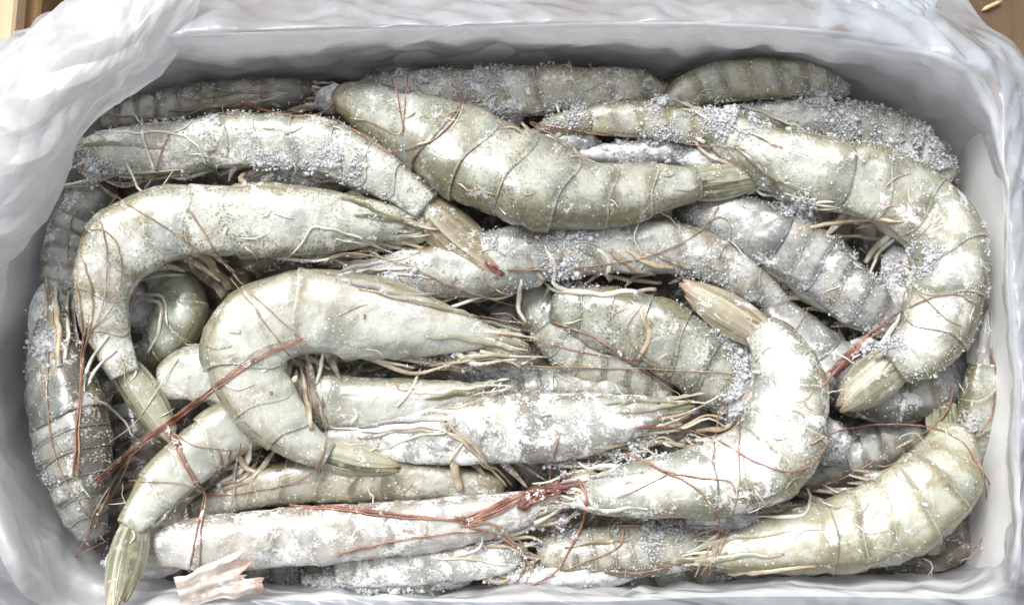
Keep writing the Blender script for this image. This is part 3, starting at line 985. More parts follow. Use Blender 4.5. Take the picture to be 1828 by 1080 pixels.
# --- middle layer -------------------------------------------------------------
shrimp('bottom_long', 'long rime covered pinkish shrimp lying along the front edge with red feelers',
       [(1015, 885, 16, 5), (920, 912, 34, 10), (800, 935, 46, 14), (680, 950, 52, 16), (560, 960, 54, 16), (440, 968, 54, 14), (340, 974, 50, 10), (285, 980, 42, 6)],
       -1, tail=(240, 985, 0), cut=0.42, pal=PINK, speck=0.2, frost=0.85, fin='pink', fan=44, swim=False)
shrimp('frosted_middle', 'thickly frosted shrimp below the middle, lying level with its beak to the right',
       [(1240, 722, 8, -5), (1150, 738, 34, 5), (1050, 758, 58, 12), (940, 770, 68, 15), (830, 778, 62, 12), (730, 785, 48, 4), (640, 790, 40, -6), (560, 800, 34, -14)],
       -1, tail=None, cut=0.46, pal=FROSTY, speck=0.35, frost=1.0)
shrimp('under_white', 'shrimp under the bent milky white one, its white rump showing on the left',
       [(895, 695, 6, 5), (800, 712, 34, 5), (700, 725, 50, 2), (600, 722, 56, -6), (500, 705, 56, -14), (410, 675, 56, -16), (345, 672, 54, -18), (290, 690, 42, -22)],
       -1, tail=None, cut=0.46, pal=WHITE, speck=0.3, frost=0.55)
shrimp('center_belly', 'grey shrimp under the top middle one with its pale swimmerets turned to the front',
       [(590, 492, 8, -20), (690, 488, 36, -14), (790, 486, 52, -10), (890, 470, 62, -8), (990, 450, 60, -8), (1090, 442, 56, -10), (1190, 446, 52, -16), (1270, 470, 46, -28), (1350, 515, 38, -48), (1410, 560, 24, -70)],
       1, tail=None, cut=0.44, pal=FROSTY, speck=0.5, frost=0.55, fin='grey')
shrimp('tan_top', 'slim tan shrimp near the top, lying between its brown and green neighbours',
       [(955, 232, 10, 5), (1010, 222, 24, 14), (1090, 216, 34, 22), (1170, 218, 36, 22), (1250, 238, 30, 15), (1320, 262, 20, 5)],
       1, tail=None, cut=0.25, pal=OLIVE, speck=0.35, frost=0.25, head=False, legs=False, swim=False)
shrimp('brown_top', 'brown speckled shrimp against the rear wall, left of the olive one',
       [(640, 160, 26, -35), (740, 168, 44, -20), (840, 170, 50, -10), (950, 168, 50, -6), (1050, 168, 48, -6), (1130, 166, 42, -14), (1200, 185, 26, -45)],
       1, tail=None, cut=0.35, pal=TAN, speck=0.85, frost=0.6, head=False, legs=False, swim=False)
shrimp('olive_top', 'olive shrimp humped against the rear wall at top right',
       [(1190, 215, 24, -30), (1225, 172, 36, -10), (1300, 150, 42, -4), (1390, 147, 40, -6), (1460, 150, 34, -12), (1515, 168, 18, -36)],
       1, tail=None, cut=0.2, pal=OLIVE, speck=0.3, frost=0.3, head=False, legs=False, swim=False)
shrimp('grey_top_right', 'dark grey shrimp dusted with frost, tucked behind the big C shaped one',
       [(1300, 205, 18, -20), (1390, 212, 34, -18), (1490, 222, 42, -18), (1580, 240, 44, -20), (1650, 275, 38, -26), (1700, 320, 26, -36)],
       1, tail=None, cut=0.42, pal=GREY, speck=0.5, frost=0.55, fin='grey')
shrimp('purple_right', 'purplish grey shrimp lying aslant inside the curl of the C shaped one',
       [(1200, 380, 26, -42), (1290, 395, 52, -34), (1380, 430, 66, -26), (1460, 485, 68, -24), (1530, 540, 56, -26), (1600, 590, 40, -36)],
       1, tail=None, cut=0.42, pal=PURPLE, speck=0.75, frost=0.5, fin='grey', head=False)
shrimp('purple_low', 'dark purplish shrimp under the tail fan of the C shaped one',
       [(1370, 540, 34, -70), (1430, 600, 50, -62), (1500, 665, 62, -55), (1590, 695, 62, -52), (1670, 680, 54, -56), (1730, 640, 40, -66)],
       -1, tail=None, cut=0.3, pal=PURPLE, speck=0.55, frost=0.5, head=False, legs=False)
shrimp('center_dotted', 'green dotted shrimp in the middle with broad pale plate edges, half under the frosted curl',
       [(985, 545, 40, -45), (1060, 565, 60, -36), (1140, 590, 70, -30), (1220, 625, 72, -30), (1290, 680, 62, -36), (1330, 750, 48, -50)],
       1, tail=None, cut=0.12, pal=GREEN, speck=0.9, frost=0.45, head=False, legs=False, roll=40)
shrimp('center_dark', 'darker green shrimp deep in the middle beside the dotted one',
       [(935, 500, 34, -80), (975, 570, 50, -76), (1030, 630, 54, -76), (1110, 670, 50, -78), (1200, 700, 42, -84)],
       1, tail=None, cut=0.25, pal=dict(pale=(0.34, 0.34, 0.25), deep=(0.19, 0.19, 0.14), dorsal=(0.22, 0.19, 0.11)), speck=0.8, frost=0.4, head=False, legs=False, swim=False)
shrimp('left_dark', 'dark grey shrimp standing along the left wall, its head upwards',
       [(96, 520, 14, -15), (96, 590, 42, -10), (104, 670, 68, -8), (124, 760, 78, -8), (140, 840, 70, -12), (152, 910, 50, -22), (168, 960, 32, -36)],
       1, tail=None, cut=0.52, pal=GREY, speck=0.6, frost=0.45, fin='grey', roll=40)
shrimp('tan_low', 'tan shrimp lying level behind the long pinkish one near the front',
       [(900, 872, 26, -20), (800, 866, 38, -14), (700, 860, 42, -12), (600, 858, 46, -14), (500, 866, 42, -20), (400, 892, 32, -30), (340, 915, 22, -40)],
       -1, tail=None, cut=0.35, pal=TAN, speck=0.5, frost=0.35, head=False, legs=False)
shrimp('front_frosted', 'frost caked shrimp pressed against the front wall, under the red feelers',
       [(960, 985, 20, -30), (880, 995, 36, -24), (790, 1005, 40, -20), (690, 1012, 40, -20), (600, 1018, 30, -26)],
       -1, tail=None, cut=0.45, pal=FROSTY, speck=0.3, frost=1.0, fin='grey')
shrimp('front_brown', 'brownish shrimp by the front wall with its legs spread, right of the red feelers',
       [(1320, 975, 20, -50), (1230, 975, 40, -45), (1130, 978, 48, -42), (1040, 982, 44, -45), (960, 985, 34, -52)],
       1, tail=None, cut=0.45, pal=TAN, speck=0.5, frost=0.5, fin='tan')
shrimp('right_edge', 'greenish tail half of a shrimp wedged upright against the right wall',
       [(1728, 830, 24, -60), (1744, 770, 34, -30), (1752, 710, 38, -8), (1757, 650, 34, 2)],
       1, tail=(1768, 540, 8), cut=0.0, pal=GREEN, speck=0.5, frost=0.5, fin='grey', fan=30, head=False, legs=False, swim=False, nseg=3)
shrimp('dark_corner', 'dark brown shrimp at the top left under the edge of the plastic',
       [(590, 165, 16, -60), (520, 168, 30, -50), (430, 178, 38, -45), (330, 190, 38, -45), (240, 205, 32, -50), (180, 218, 22, -56)],
       -1, tail=None, cut=0.46, pal=DARK, speck=0.5, frost=0.3, fin='tan')
shrimp('curled_small', 'small dark green curled shrimp in the gap beside the hook shaped one',
       [(250, 640, 20, -80), (290, 610, 42, -62), (318, 570, 50, -55), (318, 525, 46, -58), (280, 490, 36, -70)],
       -1, tail=None, cut=0.0, pal=dict(pale=(0.36, 0.38, 0.29), deep=(0.2, 0.22, 0.16), dorsal=(0.33, 0.30, 0.15)), speck=0.4, frost=0.3, head=False, legs=False, nseg=5)
shrimp('left_deep', 'grey shrimp deep against the left wall under the loops of feeler',
       [(200, 330, 24, -60), (155, 365, 44, -60), (128, 430, 48, -64), (118, 500, 44, -70), (112, 570, 30, -80)],
       -1, tail=None, cut=0.3, pal=GREY, speck=0.5, frost=0.5, head=False, legs=False, swim=False)
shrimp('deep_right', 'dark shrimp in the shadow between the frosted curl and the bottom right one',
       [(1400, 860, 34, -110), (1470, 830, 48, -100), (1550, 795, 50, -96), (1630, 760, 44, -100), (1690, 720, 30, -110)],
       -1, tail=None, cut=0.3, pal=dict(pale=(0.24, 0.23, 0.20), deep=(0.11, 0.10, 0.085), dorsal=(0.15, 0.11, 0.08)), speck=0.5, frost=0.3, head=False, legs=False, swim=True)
shrimp('deep_eyed', 'dark shrimp with a round black eye, deep in the middle under the beaks',
       [(1165, 690, 16, -70), (1090, 690, 34, -72), (1000, 690, 40, -78), (900, 685, 38, -84), (800, 670, 30, -92)],
       1, tail=None, cut=0.45, pal=GREY, speck=0.5, frost=0.4, fin='grey', legs=False, swim=False)
# lower layer filling the gaps, shells coloured dark to deepen the shade there
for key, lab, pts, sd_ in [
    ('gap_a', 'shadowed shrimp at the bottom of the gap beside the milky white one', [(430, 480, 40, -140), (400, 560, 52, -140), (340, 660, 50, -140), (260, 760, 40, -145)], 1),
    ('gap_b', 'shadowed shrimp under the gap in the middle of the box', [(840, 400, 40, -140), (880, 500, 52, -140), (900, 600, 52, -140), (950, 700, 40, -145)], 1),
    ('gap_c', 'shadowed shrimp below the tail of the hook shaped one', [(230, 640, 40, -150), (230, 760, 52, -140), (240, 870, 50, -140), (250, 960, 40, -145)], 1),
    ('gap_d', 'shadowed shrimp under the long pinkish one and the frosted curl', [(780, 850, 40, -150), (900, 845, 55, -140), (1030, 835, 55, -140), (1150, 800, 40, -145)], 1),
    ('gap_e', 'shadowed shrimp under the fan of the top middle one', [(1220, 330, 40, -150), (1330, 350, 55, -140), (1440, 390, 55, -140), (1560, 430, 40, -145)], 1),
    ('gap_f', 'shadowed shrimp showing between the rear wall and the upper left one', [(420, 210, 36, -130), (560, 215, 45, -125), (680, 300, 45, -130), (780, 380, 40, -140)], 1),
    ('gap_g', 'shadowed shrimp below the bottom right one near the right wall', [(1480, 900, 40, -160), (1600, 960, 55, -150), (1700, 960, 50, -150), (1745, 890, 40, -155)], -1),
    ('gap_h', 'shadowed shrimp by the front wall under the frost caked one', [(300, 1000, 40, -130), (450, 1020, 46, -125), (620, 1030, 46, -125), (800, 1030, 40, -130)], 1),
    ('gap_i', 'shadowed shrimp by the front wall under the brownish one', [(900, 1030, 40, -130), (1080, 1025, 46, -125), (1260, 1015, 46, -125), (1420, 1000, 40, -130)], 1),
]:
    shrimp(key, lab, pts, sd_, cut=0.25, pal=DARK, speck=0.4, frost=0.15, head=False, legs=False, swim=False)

# ------------------------------------------------------------------ one ray target for draping and frost
def make_bvh():
    vs_, fs_, own, off = [], [], [], 0
    for k, v, f in COLL:
        vs_.append(v)
        for q in f:
            fs_.append(tuple(x + off for x in q)); own.append(k)
        off += len(v)
    return BVHTree.FromPolygons([tuple(p) for p in np.concatenate(vs_)], fs_), own
bvh, owner = make_bvh()

def see(px, py):
    e = P(px, py, 0)
    d = e - CAM
    h = bvh.ray_cast(Vector(CAM), Vector(d).normalized())
    return (h[0].z, owner[h[2]]) if h[0] is not None else (-60.0, None)

def drape(poly, lift_=2.0, win=7, step_=7.0, low=-40):
    p = np.array(poly, float)
    K = np.column_stack([p, np.zeros(len(p)), np.zeros(len(p))])
    Q, L = catmull(K, 8)
    Q, L = catmull(K, max(6, int(L / step_)))
    z = np.array([see(a, b)[0] for a, b in Q[:, :2]])
    z = np.maximum(z, low) + lift_
    zs = z.copy()
    for _ in range(3):
        q = np.pad(zs, win // 2, mode='edge')
        zs = np.maximum(np.convolve(q, np.ones(win) / win, 'valid'), z)
    q = np.pad(zs, 1, mode='edge')
    zs = np.convolve(q, [0.25, 0.5, 0.25], 'valid')
    return np.array([P(a, b, c) for (a, b), c in zip(Q[:, :2], zs)])

def strand(key, name, poly, r0, r1, mat, lift_=2.0, flat=1.0, n=5):
    spindle = name in ('antennal_scale', 'swimmeret', 'leg')
    if name == 'antenna':
        r0, r1 = r0 * 0.78, r1 * 0.70
    if name == 'antennal_scale':
        r0, lift_ = r0 * 0.72, -1.0
    if name == 'swimmeret':
        r0, lift_ = r0 * 0.62, -1.5
    pth = drape(poly, lift_ + r0 * (0.3 if spindle else 0.6))
    w = (fbm(pth * 0.03 + 5, 2))[:, None] * np.array([1.6, 1.6, 0])
    rad = np.linspace(r0, r1, len(pth))
    if spindle:
        rad = rad * np.clip(np.linspace(0.25, 3.2, len(pth)), 0, 1) * (1 + 0.18 * vnoise(pth * 0.05))
        pth = pth + w * 1.5
    mb = MB().tube(pth + w, rad, n, flat)
    return mb.build(name, mat, SHRIMP[key]['root'])

def bundle(key, poly, k, spread, r0, r1, mat, name='antenna'):
    for j in range(k):
        q = [(x + random.uniform(-spread, spread), y + random.uniform(-spread, spread)) for x, y in poly]
        strand(key, name, q, r0 * random.uniform(0.8, 1.1), r1, mat)

# pale legs and other sticks lying on the pile
for key, poly, w0, w1, m in [
    ('upper_left', [(165, 236), (230, 234), (300, 240), (345, 254), (368, 292)], 5, 2.5, M_leg),
    ('upper_left', [(255, 205), (258, 255), (276, 302)], 6, 3.5, M_leg),
    ('upper_left', [(225, 288), (240, 318), (254, 348)], 5.5, 3, M_leg),
    ('upper_left', [(300, 240), (325, 232), (343, 214)], 4.5, 2, M_leg),
    ('upper_left', [(140, 292), (160, 318), (205, 352)], 5, 2.5, M_legtan),
    ('left_dark', [(150, 700), (160, 650), (192, 600)], 7, 4, M_leg),
    ('left_dark', [(158, 690), (175, 655), (207, 625)], 6, 3.5, M_leg),
    ('left_dark', [(104, 520), (103, 580), (104, 650)], 11, 8, M_legtan),
    ('left_dark', [(120, 520), (122, 580), (118, 640)], 9, 6, M_leg),
    ('left_dark', [(160, 700), (200, 735), (240, 778)], 5, 2.5, M_leg),
    ('curled_small', [(252, 530), (284, 548), (284, 590), (262, 632)], 8, 4, M_leg),
    ('curled_small', [(250, 522), (285, 532), (302, 580)], 6, 3, M_leg),
    ('middle_white', [(576, 628), (574, 655), (562, 688)], 6.5, 4, M_leg),
    ('middle_white', [(752, 656), (738, 690), (712, 722)], 6, 3.5, M_leg),
    ('middle_white', [(750, 652), (820, 645), (890, 638)], 7, 2, M_legtan),
    ('center_belly', [(932, 498), (924, 540), (938, 577)], 9, 5, M_leg),
    ('center_belly', [(972, 505), (1010, 522), (1080, 524), (1170, 518)], 10, 7, M_leg),
    ('center_belly', [(1055, 478), (1100, 495), (1180, 505)], 8, 6, M_legtan),
    ('center_belly', [(600, 490), (660, 482), (740, 478)], 6, 4, M_leg),
    ('right_c', [(1612, 398), (1540, 393), (1450, 402)], 9, 6, M_legtan),
    ('right_c', [(1590, 424), (1530, 424), (1478, 420)], 7, 4, M_leg),
    ('right_c', [(1592, 418), (1566, 440), (1542, 472)], 12, 8, M_leg),
    ('right_c', [(1600, 425), (1570, 450), (1552, 490)], 7, 4, M_leg),
    ('right_c', [(1500, 372), (1460, 374), (1420, 376)], 7, 3, M_leg),
    ('right_c', [(1490, 360), (1450, 362), (1416, 366)], 6, 3, M_leg),
    ('frosted_middle', [(590, 762), (690, 768), (770, 762), (824, 782), (802, 826)], 5.5, 3, M_leg),
    ('frosted_middle', [(690, 802), (735, 782), (790, 768)], 5, 3, M_leg),
    ('tan_low', [(806, 818), (816, 850), (822, 876)], 14, 10, M_legtan),
    ('tan_low', [(786, 752), (840, 806), (905, 868)], 6, 3, M_legtan),
    ('tan_low', [(800, 752), (860, 815), (915, 866)], 5, 3, M_legtan),
    ('bottom_right', [(1350, 924), (1400, 924), (1434, 920), (1446, 890), (1440, 872)], 6, 4.5, M_leg),
    ('front_frosted', [(862, 955), (855, 978), (820, 992), (790, 996)], 5, 2, M_leg),
    ('front_frosted', [(780, 998), (840, 998), (905, 1010)], 4.5, 2, M_leg),
    ('left_hook', [(500, 472), (535, 440), (562, 404), (620, 418), (680, 446)], 5, 3, M_leg),
    ('left_hook', [(600, 425), (650, 438), (700, 452)], 5, 2, M_leg),
    ('bottom_left_tail', [(235, 945), (240, 958), (232, 970)], 4, 2, M_leg),
    ('bottom_left_tail', [(415, 800), (395, 840), (360, 870)], 10, 6, M_swim),
    ('bottom_left_tail', [(470, 800), (440, 850), (390, 868)], 10, 5, M_swim),
    ('bottom_left_tail', [(430, 790), (420, 840), (415, 930)], 6, 2, M_swim),
]:
    strand(key, 'leg', poly, w0 * 0.62, w1 * 0.62, m, 1.0, 0.7, 6)
for key, poly, w0, w1, m in [
    ('center_belly', [(968, 438), (990, 470), (992, 505), (1012, 522)], 8, 4, M_leg), ('center_belly', [(985, 440), (1012, 462), (1018, 496)], 11, 5, M_swim), ('center_belly', [(1010, 440), (1036, 462), (1034, 500)], 9, 4, M_legtan),
    ('center_belly', [(1040, 440), (1068, 466), (1092, 500)], 11, 5, M_swim), ('center_belly', [(1066, 440), (1084, 462), (1086, 486)], 6, 4, M_leg), ('center_belly', [(1085, 440), (1120, 470), (1170, 490)], 12, 5, M_swim),
    ('center_belly', [(1120, 440), (1160, 468), (1204, 478)], 10, 4, M_legtan), ('center_belly', [(1160, 446), (1200, 466), (1236, 478)], 9, 4, M_swim), ('center_belly', [(935, 450), (950, 480), (972, 500)], 9, 4, M_swim),
    ('left_hook', [(330, 455), (362, 490), (400, 530)], 17, 9, M_swim), ('left_hook', [(350, 450), (385, 485), (412, 515)], 14, 8, M_legtan), ('left_hook', [(305, 470), (340, 482), (360, 500)], 11, 5, M_swim), ('left_hook', [(250, 500), (290, 490), (330, 492)], 8, 4, M_leg),
    ('bottom_left_tail', [(385, 792), (392, 830), (372, 866)], 12, 6, M_swim), ('bottom_left_tail', [(450, 790), (432, 836), (385, 872)], 12, 6, M_leg), ('bottom_left_tail', [(492, 800), (455, 850), (395, 876)], 10, 5, M_swim), ('bottom_left_tail', [(420, 800), (440, 835), (470, 840)], 9, 4, M_legtan),
    ('middle_white', [(548, 630), (556, 690), (566, 760)], 12, 6, M_swim), ('middle_white', [(536, 650), (546, 700), (552, 770)], 8, 4, M_legtan), ('middle_white', [(565, 632), (572, 690), (574, 730)], 6, 3, M_swim),
    ('upper_left', [(440, 306), (430, 318), (436, 332)], 10, 5, M_legtan), ('upper_left', [(490, 308), (474, 322), (462, 332)], 9, 5, M_swim), ('upper_left', [(530, 312), (565, 322), (610, 330)], 8, 3, M_swim), ('upper_left', [(580, 318), (620, 330), (650, 352)], 8, 3, M_swim),
    ('right_c', [(1606, 560), (1590, 590), (1570, 620)], 9, 4, M_leg), ('right_c', [(1614, 590), (1590, 624), (1560, 640)], 9, 4, M_swim), ('center_c', [(1318, 752), (1280, 768), (1240, 772)], 10, 4, M_legtan), ('center_c', [(1120, 800), (1180, 790), (1250, 800)], 8, 4, M_swim),
    ('under_white', [(700, 690), (780, 700), (850, 690)], 7, 3, M_leg), ('under_white', [(640, 780), (720, 770), (800, 768)], 8, 4, M_swim), ('under_white', [(750, 735), (820, 732), (862, 730)], 7, 3, M_leg), ('center_dotted', [(1140, 640), (1160, 600), (1145, 550)], 8, 4, M_legtan)]:
    strand(key, 'swimmeret', poly, w0, w1, m, 1.0, 0.35, 8)
for key, poly, w0, fk in [
    ('left_hook', [(630, 385), (700, 390), (785, 408)], 10, 'green'), ('left_hook', [(620, 430), (690, 425), (770, 420)], 9, 'grey'), ('left_hook', [(600, 350), (660, 372), (720, 392)], 8, 'green'),
    ('middle_white', [(720, 530), (820, 560), (930, 590)], 9, 'green'), ('middle_white', [(760, 600), (850, 606), (950, 630)], 11, 'green'), ('middle_white', [(790, 642), (860, 634), (950, 634)], 9, 'green'), ('middle_white', [(690, 662), (760, 655), (860, 660)], 8, 'tan'),
    ('frosted_middle', [(1100, 735), (1170, 726), (1240, 714)], 10, 'green'), ('frosted_middle', [(1060, 800), (1120, 792), (1160, 776)], 9, 'tan'), ('frosted_middle', [(1080, 722), (1150, 716), (1210, 718)], 7, 'green'),
    ('under_white', [(760, 712), (830, 702), (895, 682)], 9, 'green'), ('under_white', [(780, 730), (840, 722), (885, 706)], 8, 'tan'), ('under_white', [(640, 762), (720, 752), (800, 750)], 9, 'grey'),
    ('right_c', [(1215, 195), (1300, 222), (1400, 262)], 10, 'green'), ('right_c', [(1310, 262), (1380, 312), (1450, 352)], 12, 'green'), ('right_c', [(1320, 190), (1380, 208), (1450, 238)], 8, 'green'), ('right_c', [(1400, 345), (1450, 362), (1500, 372)], 9, 'grey'),
    ('center_belly', [(590, 488), (650, 474), (750, 452)], 9, 'grey'), ('center_belly', [(600, 498), (690, 520), (800, 532)], 9, 'grey'), ('center_belly', [(620, 482), (700, 490), (780, 496)], 8, 'grey'),
    ('upper_left', [(125, 262), (200, 256), (290, 266)], 9, 'green'), ('upper_left', [(130, 300), (220, 308), (330, 304)], 10, 'tan'),
    ('bottom_right', [(1225, 985), (1300, 962), (1410, 948)], 10, 'green'), ('bottom_right', [(1270, 1018), (1350, 1020), (1460, 1008)], 9, 'tan'), ('bottom_right', [(1240, 1000), (1320, 992), (1400, 990)], 10, 'green'),
    ('front_brown', [(1010, 975), (1080, 968), (1160, 960)], 8, 'tan'), ('front_brown', [(1180, 1000), (1240, 996), (1300, 985)], 9, 'tan'), ('center_c', [(985, 868), (1060, 852), (1150, 842)], 9, 'grey'), ('center_c', [(1000, 900), (1080, 910), (1160, 905)], 8, 'grey'),
    ('left_dark', [(86, 500), (92, 560), (98, 640)], 10, 'tan'), ('left_dark', [(130, 520), (134, 590), (140, 660)], 8, 'grey'), ('dark_corner', [(300, 200), (400, 186), (470, 170)], 10, 'tan'), ('dark_corner', [(330, 178), (420, 165), (520, 160)], 8, 'tan')]:
    strand(key, 'antennal_scale', poly, w0, 2.0, fins_for(fk), 2.0, 0.4, 8)
# red and tan feelers ----------------------------------------------------------
for key, poly, r0, r1, m in [
    ('left_dark', [(140, 850), (144, 720), (148, 610), (142, 530), (124, 475), (123, 410), (142, 374), (170, 382), (188, 430), (190, 500), (178, 560), (155, 606)], 2.2, 1.4, M_tan),
    ('left_dark', [(150, 640), (166, 540), (152, 480), (142, 445), (154, 414), (188, 412), (214, 448), (216, 500), (196, 556), (156, 602), (146, 690)], 2.2, 1.4, M_tan),
    ('left_dark', [(132, 850), (136, 780), (143, 700), (148, 620), (160, 560)], 3.0, 1.8, M_red),
    ('left_dark', [(88, 600), (84, 700), (92, 790), (112, 850), (150, 910), (188, 965)], 1.6, 1.3, M_tan),
    ('left_dark', [(190, 965), (150, 985), (108, 1015), (86, 1030), (96, 1042), (150, 1030)], 1.6, 1.2, M_tan),
    ('left_dark', [(165, 940), (140, 985), (120, 1020), (126, 1042), (170, 1042)], 1.6, 1.2, M_red),
    ('left_dark', [(240, 800), (215, 860), (170, 930), (140, 960)], 1.4, 1.1, M_tan),
    ('upper_left', [(136, 296), (205, 350), (330, 430), (420, 508), (500, 612)], 2.0, 1.3, M_tan),
    ('upper_left', [(336, 375), (372, 430), (405, 475), (455, 530), (535, 602)], 2.0, 1.3, M_tan),
    ('upper_left', [(300, 240), (282, 290), (274, 330)], 1.8, 1.2, M_tan),
    ('left_hook', [(318, 800), (345, 845), (364, 885), (352, 940), (340, 1010), (345, 1062)], 2.6, 1.5, M_red),
    ('left_hook', [(310, 795), (350, 865), (368, 888), (358, 950), (356, 1058)], 2.2, 1.5, M_red),
    ('left_hook', [(364, 886), (430, 880), (500, 868), (556, 845), (580, 795), (575, 735), (545, 665), (500, 620)], 1.6, 1.2, M_red),
    ('left_hook', [(230, 858), (290, 860), (350, 866)], 1.3, 1.0, M_tan),
    ('left_hook', [(300, 770), (350, 795), (420, 800), (465, 800)], 1.4, 1.1, M_tan),
    ('left_hook', [(318, 640), (285, 690), (240, 755), (195, 790)], 1.6, 1.0, M_leg),
    ('center_belly', [(580, 470), (598, 456), (640, 454), (720, 470), (800, 508), (870, 532), (930, 550)], 2.2, 1.4, M_tan),
    ('center_belly', [(905, 482), (1000, 481), (1110, 468), (1190, 446), (1250, 412), (1284, 368)], 2.4, 1.5, M_tan),
    ('purple_right', [(1262, 400), (1284, 386), (1302, 396), (1302, 424), (1282, 462)], 2.0, 1.3, M_tan),
    ('middle_white', [(860, 652), (960, 655), (1080, 657), (1200, 660), (1310, 668)], 2.2, 1.4, M_tan),
    ('middle_white', [(640, 515), (720, 535), (830, 560), (940, 578)], 2.2, 1.4, M_tan),
    ('middle_white', [(890, 596), (980, 615), (1060, 634), (1140, 640)], 2.0, 1.3, M_red),
    ('center_dotted', [(985, 575), (1060, 602), (1120, 640), (1190, 690), (1240, 720)], 2.0, 1.2, M_red),
    ('center_dotted', [(1190, 660), (1150, 640), (1120, 590), (1145, 545)], 1.4, 1.0, M_tan),
    ('dark_corner', [(430, 182), (475, 196), (520, 206), (566, 206), (594, 186), (598, 170)], 2.8, 1.6, M_red),
    ('dark_corner', [(440, 188), (490, 202), (540, 208), (580, 200)], 2.4, 1.6, M_red),
    ('dark_corner', [(195, 203), (250, 210), (320, 211), (360, 196), (430, 188)], 2.4, 1.5, M_tan),
    ('top_center', [(700, 142), (710, 180), (720, 225), (716, 240)], 1.8, 1.3, M_red),
    ('top_center', [(727, 135), (723, 180), (720, 236)], 2.0, 1.3, M_red),
    ('top_center', [(806, 152), (819, 178), (812, 212), (780, 245), (745, 262), (700, 270)], 2.4, 1.5, M_red),
    ('top_center', [(625, 212), (660, 218), (700, 236), (718, 240)], 1.8, 1.2, M_tan),
    ('top_center', [(595, 210), (640, 238), (690, 270), (712, 272)], 2.0, 1.6, M_red),
    ('tan_top', [(945, 220), (1010, 230), (1090, 242), (1200, 254), (1330, 268)], 2.0, 1.3, M_red),
    ('tan_top', [(945, 222), (985, 242), (1022, 264)], 2.4, 1.6, M_red),
    ('tan_top', [(890, 215), (905, 232), (912, 245)], 1.6, 1.0, M_red),
    ('right_c', [(1474, 668), (1530, 612), (1600, 562), (1655, 534), (1705, 526), (1745, 545)], 2.2, 1.4, M_red),
    ('right_c', [(1638, 520), (1660, 540), (1690, 570), (1718, 582)], 1.6, 1.1, M_tan),
    ('right_c', [(1468, 690), (1520, 632), (1590, 575)], 3.0, 1.6, M_red),
    ('bottom_right', [(1448, 792), (1490, 772), (1560, 758), (1640, 760), (1705, 778), (1745, 825), (1762, 890), (1758, 950), (1730, 992)], 2.2, 1.4, M_red),
    ('bottom_right', [(1600, 800), (1655, 770), (1692, 730), (1702, 690)], 3.6, 2.2, M_tan),
    ('bottom_right', [(1740, 815), (1768, 870), (1770, 930), (1748, 985), (1715, 1000)], 2.0, 1.3, M_tan),
    ('bottom_right', [(1560, 825), (1500, 855), (1450, 872)], 2.6, 1.4, M_red),
    ('right_edge', [(1770, 620), (1780, 680), (1770, 740), (1740, 782)], 2.2, 1.6, M_red),
    ('center_c', [(1130, 762), (1200, 764), (1270, 780), (1340, 820), (1400, 842), (1450, 828), (1486, 780)], 2.2, 1.4, M_red),
    ('center_c', [(1118, 808), (1180, 838), (1240, 872), (1280, 915), (1284, 960)], 3.0, 1.6, M_red),
    ('center_c', [(1185, 840), (1240, 852), (1300, 858), (1312, 880)], 2.2, 1.4, M_red),
    ('center_c', [(1322, 742), (1318, 800), (1320, 860), (1308, 928)], 1.8, 1.3, M_red),
    ('center_c', [(1288, 722), (1280, 760), (1272, 820)], 1.6, 1.2, M_red),
    ('center_c', [(1190, 848), (1140, 872), (1100, 890)], 1.4, 1.0, M_red),
    ('front_brown', [(1100, 938), (1190, 938), (1280, 940)], 2.2, 1.4, M_tan),
    ('front_brown', [(1284, 950), (1260, 990), (1240, 1030)], 2.8, 1.6, M_tan),
    ('front_brown', [(1112, 945), (1105, 975), (1050, 1000), (1010, 1015)], 2.4, 1.4, M_tan),
    ('front_brown', [(1090, 1018), (1140, 1022), (1200, 1010)], 2.6, 1.5, M_red),
    ('bottom_long', [(1035, 860), (1048, 895), (1035, 945), (1010, 992), (990, 1022), (940, 1046), (880, 1050)], 3.6, 1.5, M_red),
    ('bottom_long', [(960, 872), (1000, 858), (1030, 856), (1046, 880), (1042, 920)], 3.5, 2.5, M_red),
    ('bottom_long', [(978, 866), (988, 820), (998, 780)], 2.0, 1.3, M_red),
    ('bottom_long', [(830, 935), (900, 962), (935, 1000), (920, 1040), (880, 1050)], 2.6, 1.5, M_red),
    ('bottom_long', [(850, 940), (920, 970), (952, 1000), (938, 1040)], 2.2, 1.3, M_tan),
    ('bottom_long', [(600, 990), (690, 968), (780, 955), (870, 948)], 3.0, 1.6, M_red),
]:
    strand(key, 'antenna', poly, r0, r1, m)
